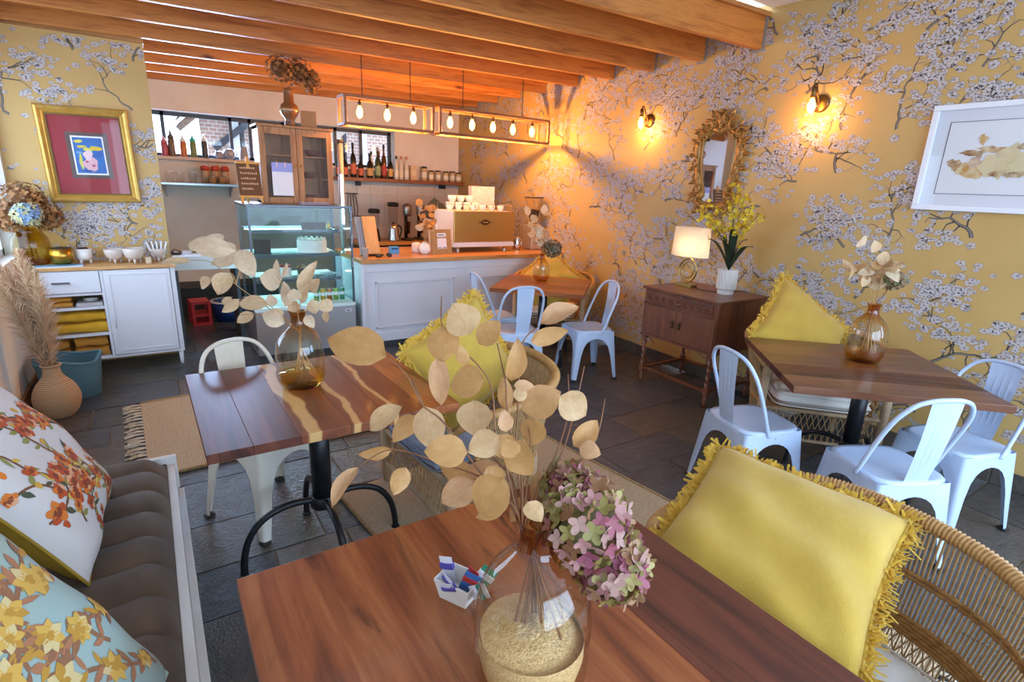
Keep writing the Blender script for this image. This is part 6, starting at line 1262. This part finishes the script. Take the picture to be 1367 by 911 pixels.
rug('jute rug with pale tassels under the cream chair by the buffet', .72, 3.88, 1.80, 1.22, math.radians(2), (-1,))
rug('jute rug under the wicker chairs in the middle of the floor', 1.50, 1.50, 2.36, 1.40, math.radians(96), (-1,))
# ------------------------------------------------------------------ upholstered bench along the left wall
vel = NT('taupe_velvet'); v = vel.coords((1, 1, 1), False); n1 = vel.noise(v, 9, 4); n2 = vel.noise(v, 160, 2); vel.set(Base_Color=vel.ramp(n1, [(.3, '#493526'), (.7, '#5f4936')]), Roughness=.75, Sheen_Weight=.08); vel.bump(n2, .25, .001); vel = vel.m
t = thing('upholstered_bench', 'long taupe velvet bench with tufted channels and a white rail along the left wall', 'bench', (-.87, 2.63, 0)); Lb, Db = 2.6, .815
def seatf(u, v):
    y = -Lb*u; x = .12+(Db-.12)*v; p = .1625; ph = (y/p+.18*math.sin(v*3.0)) % 1.0; ch = abs(math.sin(PI*ph))**.45; e = 1-max(0, (v-.86)/.14)**2.4; ee = min(1, u*28)**.5
    fade = min(1, max(0, (v-.18)*3)); bt = math.exp(-((v-.42)**2)*90)*(1-ch)*.045
    return (x, y-.004, .36+.085*e*ee+.026*(ch-.5)*e*ee*(.35+.65*fade)-bt)
b = MB(); b.grid(seatf, 224, 34); b.box(.12, Db-.004, -Lb, -.006, .24, .37); b.build('seat', vel, t)
bd_ = MB().ball((0, 0, 0), .014, 10, 6, sz=.5).mesh('tuft_button', vel)
for k in range(15): part('tuft_button', bd_, t, (.12+(Db-.12)*.42, -.02-k*.1625, .408))
b = MB(); b.grid(lambda u, v: (.02+.16*(1-.35*v)*abs(math.sin(PI*(.5+.5*u)))**.3-.02*abs(math.sin(PI*v)), -Lb*v, .40+.48*u), 14, 60); b.box(.0, .06, -Lb, 0, .24, .86); b.build('backrest', vel, t)
rail = M('rail_white', '#ded8d2', .5, col2='#cfc6be', sc=5)
MB().box(Db-.004, Db+.026, -Lb-.01, .0, .24, .365).build('front_rail', rail, t, .004); MB().box(.0, Db+.036, -.004, .022, .24, .40).build('end_rail', rail, t, .004); MB().box(Db-.0, Db+.05, -Lb, -.01, .215, .24).build('bead_rail', rail, t, .004)
for y in (-.03, -1.3, -Lb+.05): MB().box(Db-.03, Db+.03, y-.03, y+.03, 0, .24).build('leg', rail, t, .004); MB().box(.03, .09, y-.03, y+.03, 0, .24).build('leg', rail, t, .004)
# ------------------------------------------------------------------ printed pillows on the bench
def print_pillow(label, M4, w, h, th, base, back, shapes, cols, piping):
    t = thing('printed_pillow', label, 'pillow', (0, 0, 0)); t.matrix_world = M4
    me, side = pillow_mesh('cover', w, h, th, [base, back], 11, .010, 28); part('cover', me, t); f = side(1)
    def sp(u, v, lay):
        u, v = min(max(u, .012), .988), min(max(v, .012), .988); x, y, z = f(u, v); return (x, y, z+.0012+lay)
    b = MB()
    for k, (pts, c, lay) in enumerate(shapes): b.k = c; b.poly([sp(u, v, lay) for u, v in pts])
    b.build('flower_print', cols, t, normals=False, kind='stuff')
    b = MB(); b.tube([(x, y, 0) for (x, y), _ in outline(w, h, 100)], .005, 6, closed=True); b.build('piping', piping, t)
    return t
def blob_s(u, v, r, ry, a, n=12, wob=.12, seed=0):
    o = []
    for k in range(n):
        q = k*2*PI/n; rr = 1+wob*math.sin(3*q+seed)+wob*.6*math.sin(5*q+2*seed); x, y = r*rr*math.cos(q), ry*rr*math.sin(q); o.append((u+x*math.cos(a)-y*math.sin(a), v+x*math.sin(a)+y*math.cos(a)))
    return o
def leaf_s(u, v, L, w, a):
    P = [(0, 0), (.25, .8), (.55, 1), (.8, .55), (1, 0), (.8, -.45), (.55, -.9), (.25, -.7)]
    return [(u+L*x*math.cos(a)-w*y*math.sin(a), v+L*x*math.sin(a)+w*y*math.cos(a)) for x, y in P]
def vine(sh, u, v, a, n, w, c, rg, step=.035):
    for k in range(n):
        a2 = a+rg.gauss(0, .25); u2, v2 = u+step*math.cos(a2), v+step*math.sin(a2); nx, ny = -math.sin(a2)*w, math.cos(a2)*w
        if .02 < u2 < .98 and .02 < v2 < .98: sh.append(([(u-nx, v-ny), (u2-nx*.9, v2-ny*.9), (u2+nx*.9, v2+ny*.9), (u+nx, v+ny)], c, .0002))
        u, v, a = u2, v2, a2; yield u, v, a
rg = random.Random(23); sh1 = []
for u0, v0, a0 in ((.80, .03, 1.9), (.66, .05, 2.3), (.05, .35, .2), (.30, .03, 1.4), (.95, .55, 2.6), (.1, .8, -.4), (.5, .97, -1.2), (.2, .2, .9), (.55, .45, 2.0), (.85, .8, -2.2), (.4, .7, .3), (.9, .25, 2.9), (.03, .55, -.3)):
    for k, (u, v, a) in enumerate(vine(sh1, u0, v0, a0, 16, .007, 0, rg)):
        if k % 2 == 0:
            s = rg.choice((1, -1)); sh1.append((leaf_s(u, v, rg.uniform(.05, .10), rg.uniform(.012, .022), a+s*rg.uniform(.5, 1.2)), rg.choice((1, 2, 2, 3)), .0004))
        if k % 4 == 1:
            cu, cv, r = u+rg.gauss(0, .05), v+rg.gauss(0, .05), rg.uniform(.028, .052)
            for q in range(5): sh1.append((blob_s(cu+r*.6*math.cos(q*1.26), cv+r*.6*math.sin(q*1.26), r*.62, r*.5, q*1.26, 10, .1, q), rg.choice((4, 5, 5, 7)), .0006+.00003*q))
            sh1.append((blob_s(cu, cv, r*.55, r*.45, .3, 10, .15, k), 6, .0009)); sh1.append((blob_s(cu, cv, r*.2, r*.2, 0, 8), 0, .0011))
        if k % 5 == 3: sh1.append((blob_s(u+rg.gauss(0, .06), v+rg.gauss(0, .06), .018, .022, 0, 9), rg.choice((4, 5, 8)), .0005))
cols1 = [M('print_brown', '#7a4a2c', .85), M('print_dark_green', '#4d5137', .85), M('print_olive', '#8f8a48', .85), M('print_yellow', '#d4b04a', .85), M('print_orange', '#d9772c', .85), M('print_rust', '#b94e22', .85), M('print_red', '#8f3a20', .85), M('print_peach', '#dfa47a', .85), M('print_gold', '#cfa040', .85)]
print_pillow('white pillow printed with orange flowers and brown branches, mustard back, on the bench', basis((-.405, 2.05, .705), (.05, 1, 0), (.84, -.10, .52)), .60, .58, .19, M('pillow_white', '#d2c8c2', .85, bump=.15, bsc=220, bd=.001), M('mustard_velvet', '#a5801c', .8, col2='#8f6d16', sc=8), sh1, cols1, M('mustard_velvet', '#a5801c'))
rg = random.Random(31); sh2 = []
for u0, v0, a0 in ((.1, .1, .9), (.45, .05, 1.7), (.9, .15, 2.3), (.05, .6, .2), (.95, .7, 2.9), (.6, .45, 1.2), (.3, .5, .6), (.75, .9, -2.4), (.2, .3, .1), (.8, .4, 2.2), (.5, .75, -.5), (.35, .9, -1.4), (.95, .45, 2.8)):
    for k, (u, v, a) in enumerate(vine(sh2, u0, v0, a0, 11, .008, 0, rg)):
        if k % 2 == 0:
            for s in (1, -1): sh2.append((leaf_s(u, v, rg.uniform(.05, .10), rg.uniform(.010, .018), a+s*rg.uniform(.4, 1.1)), rg.choice((0, 0, 1, 2)), .0004))
        if k % 5 == 2:
            cu, cv, r = u+rg.gauss(0, .03), v+rg.gauss(0, .03), rg.uniform(.045, .07)
            for q in range(7): sh2.append((leaf_s(cu, cv, r, r*.33, q*.9+k), rg.choice((2, 3, 3, 4)), .0006+.00003*q))
            sh2.append((blob_s(cu, cv, r*.3, r*.25, 0, 10, .2, k), 2, .001))
cols2 = [M('print_tan_brown', '#8f6244', .85), M('print_rosy', '#a8714f', .85), M('print_ochre', '#b98a35', .85), M('print_gold_light', '#cfa44c', .85), M('print_sand', '#d2bb84', .85)]
print_pillow('pale teal pillow printed with gold flowers and brown sprays, nearest on the bench', basis((-.306, .993, .725), (.265, .963, .053), (.839, -.257, .479)), .60, .58, .20, M('pillow_teal', '#9fae9f', .85, col2='#93adb0', sc=3, bump=.15, bsc=220, bd=.001), M('pillow_teal_back', '#9fb3ac', .85), sh2, cols2, M('pillow_teal', '#a8bdb4'))
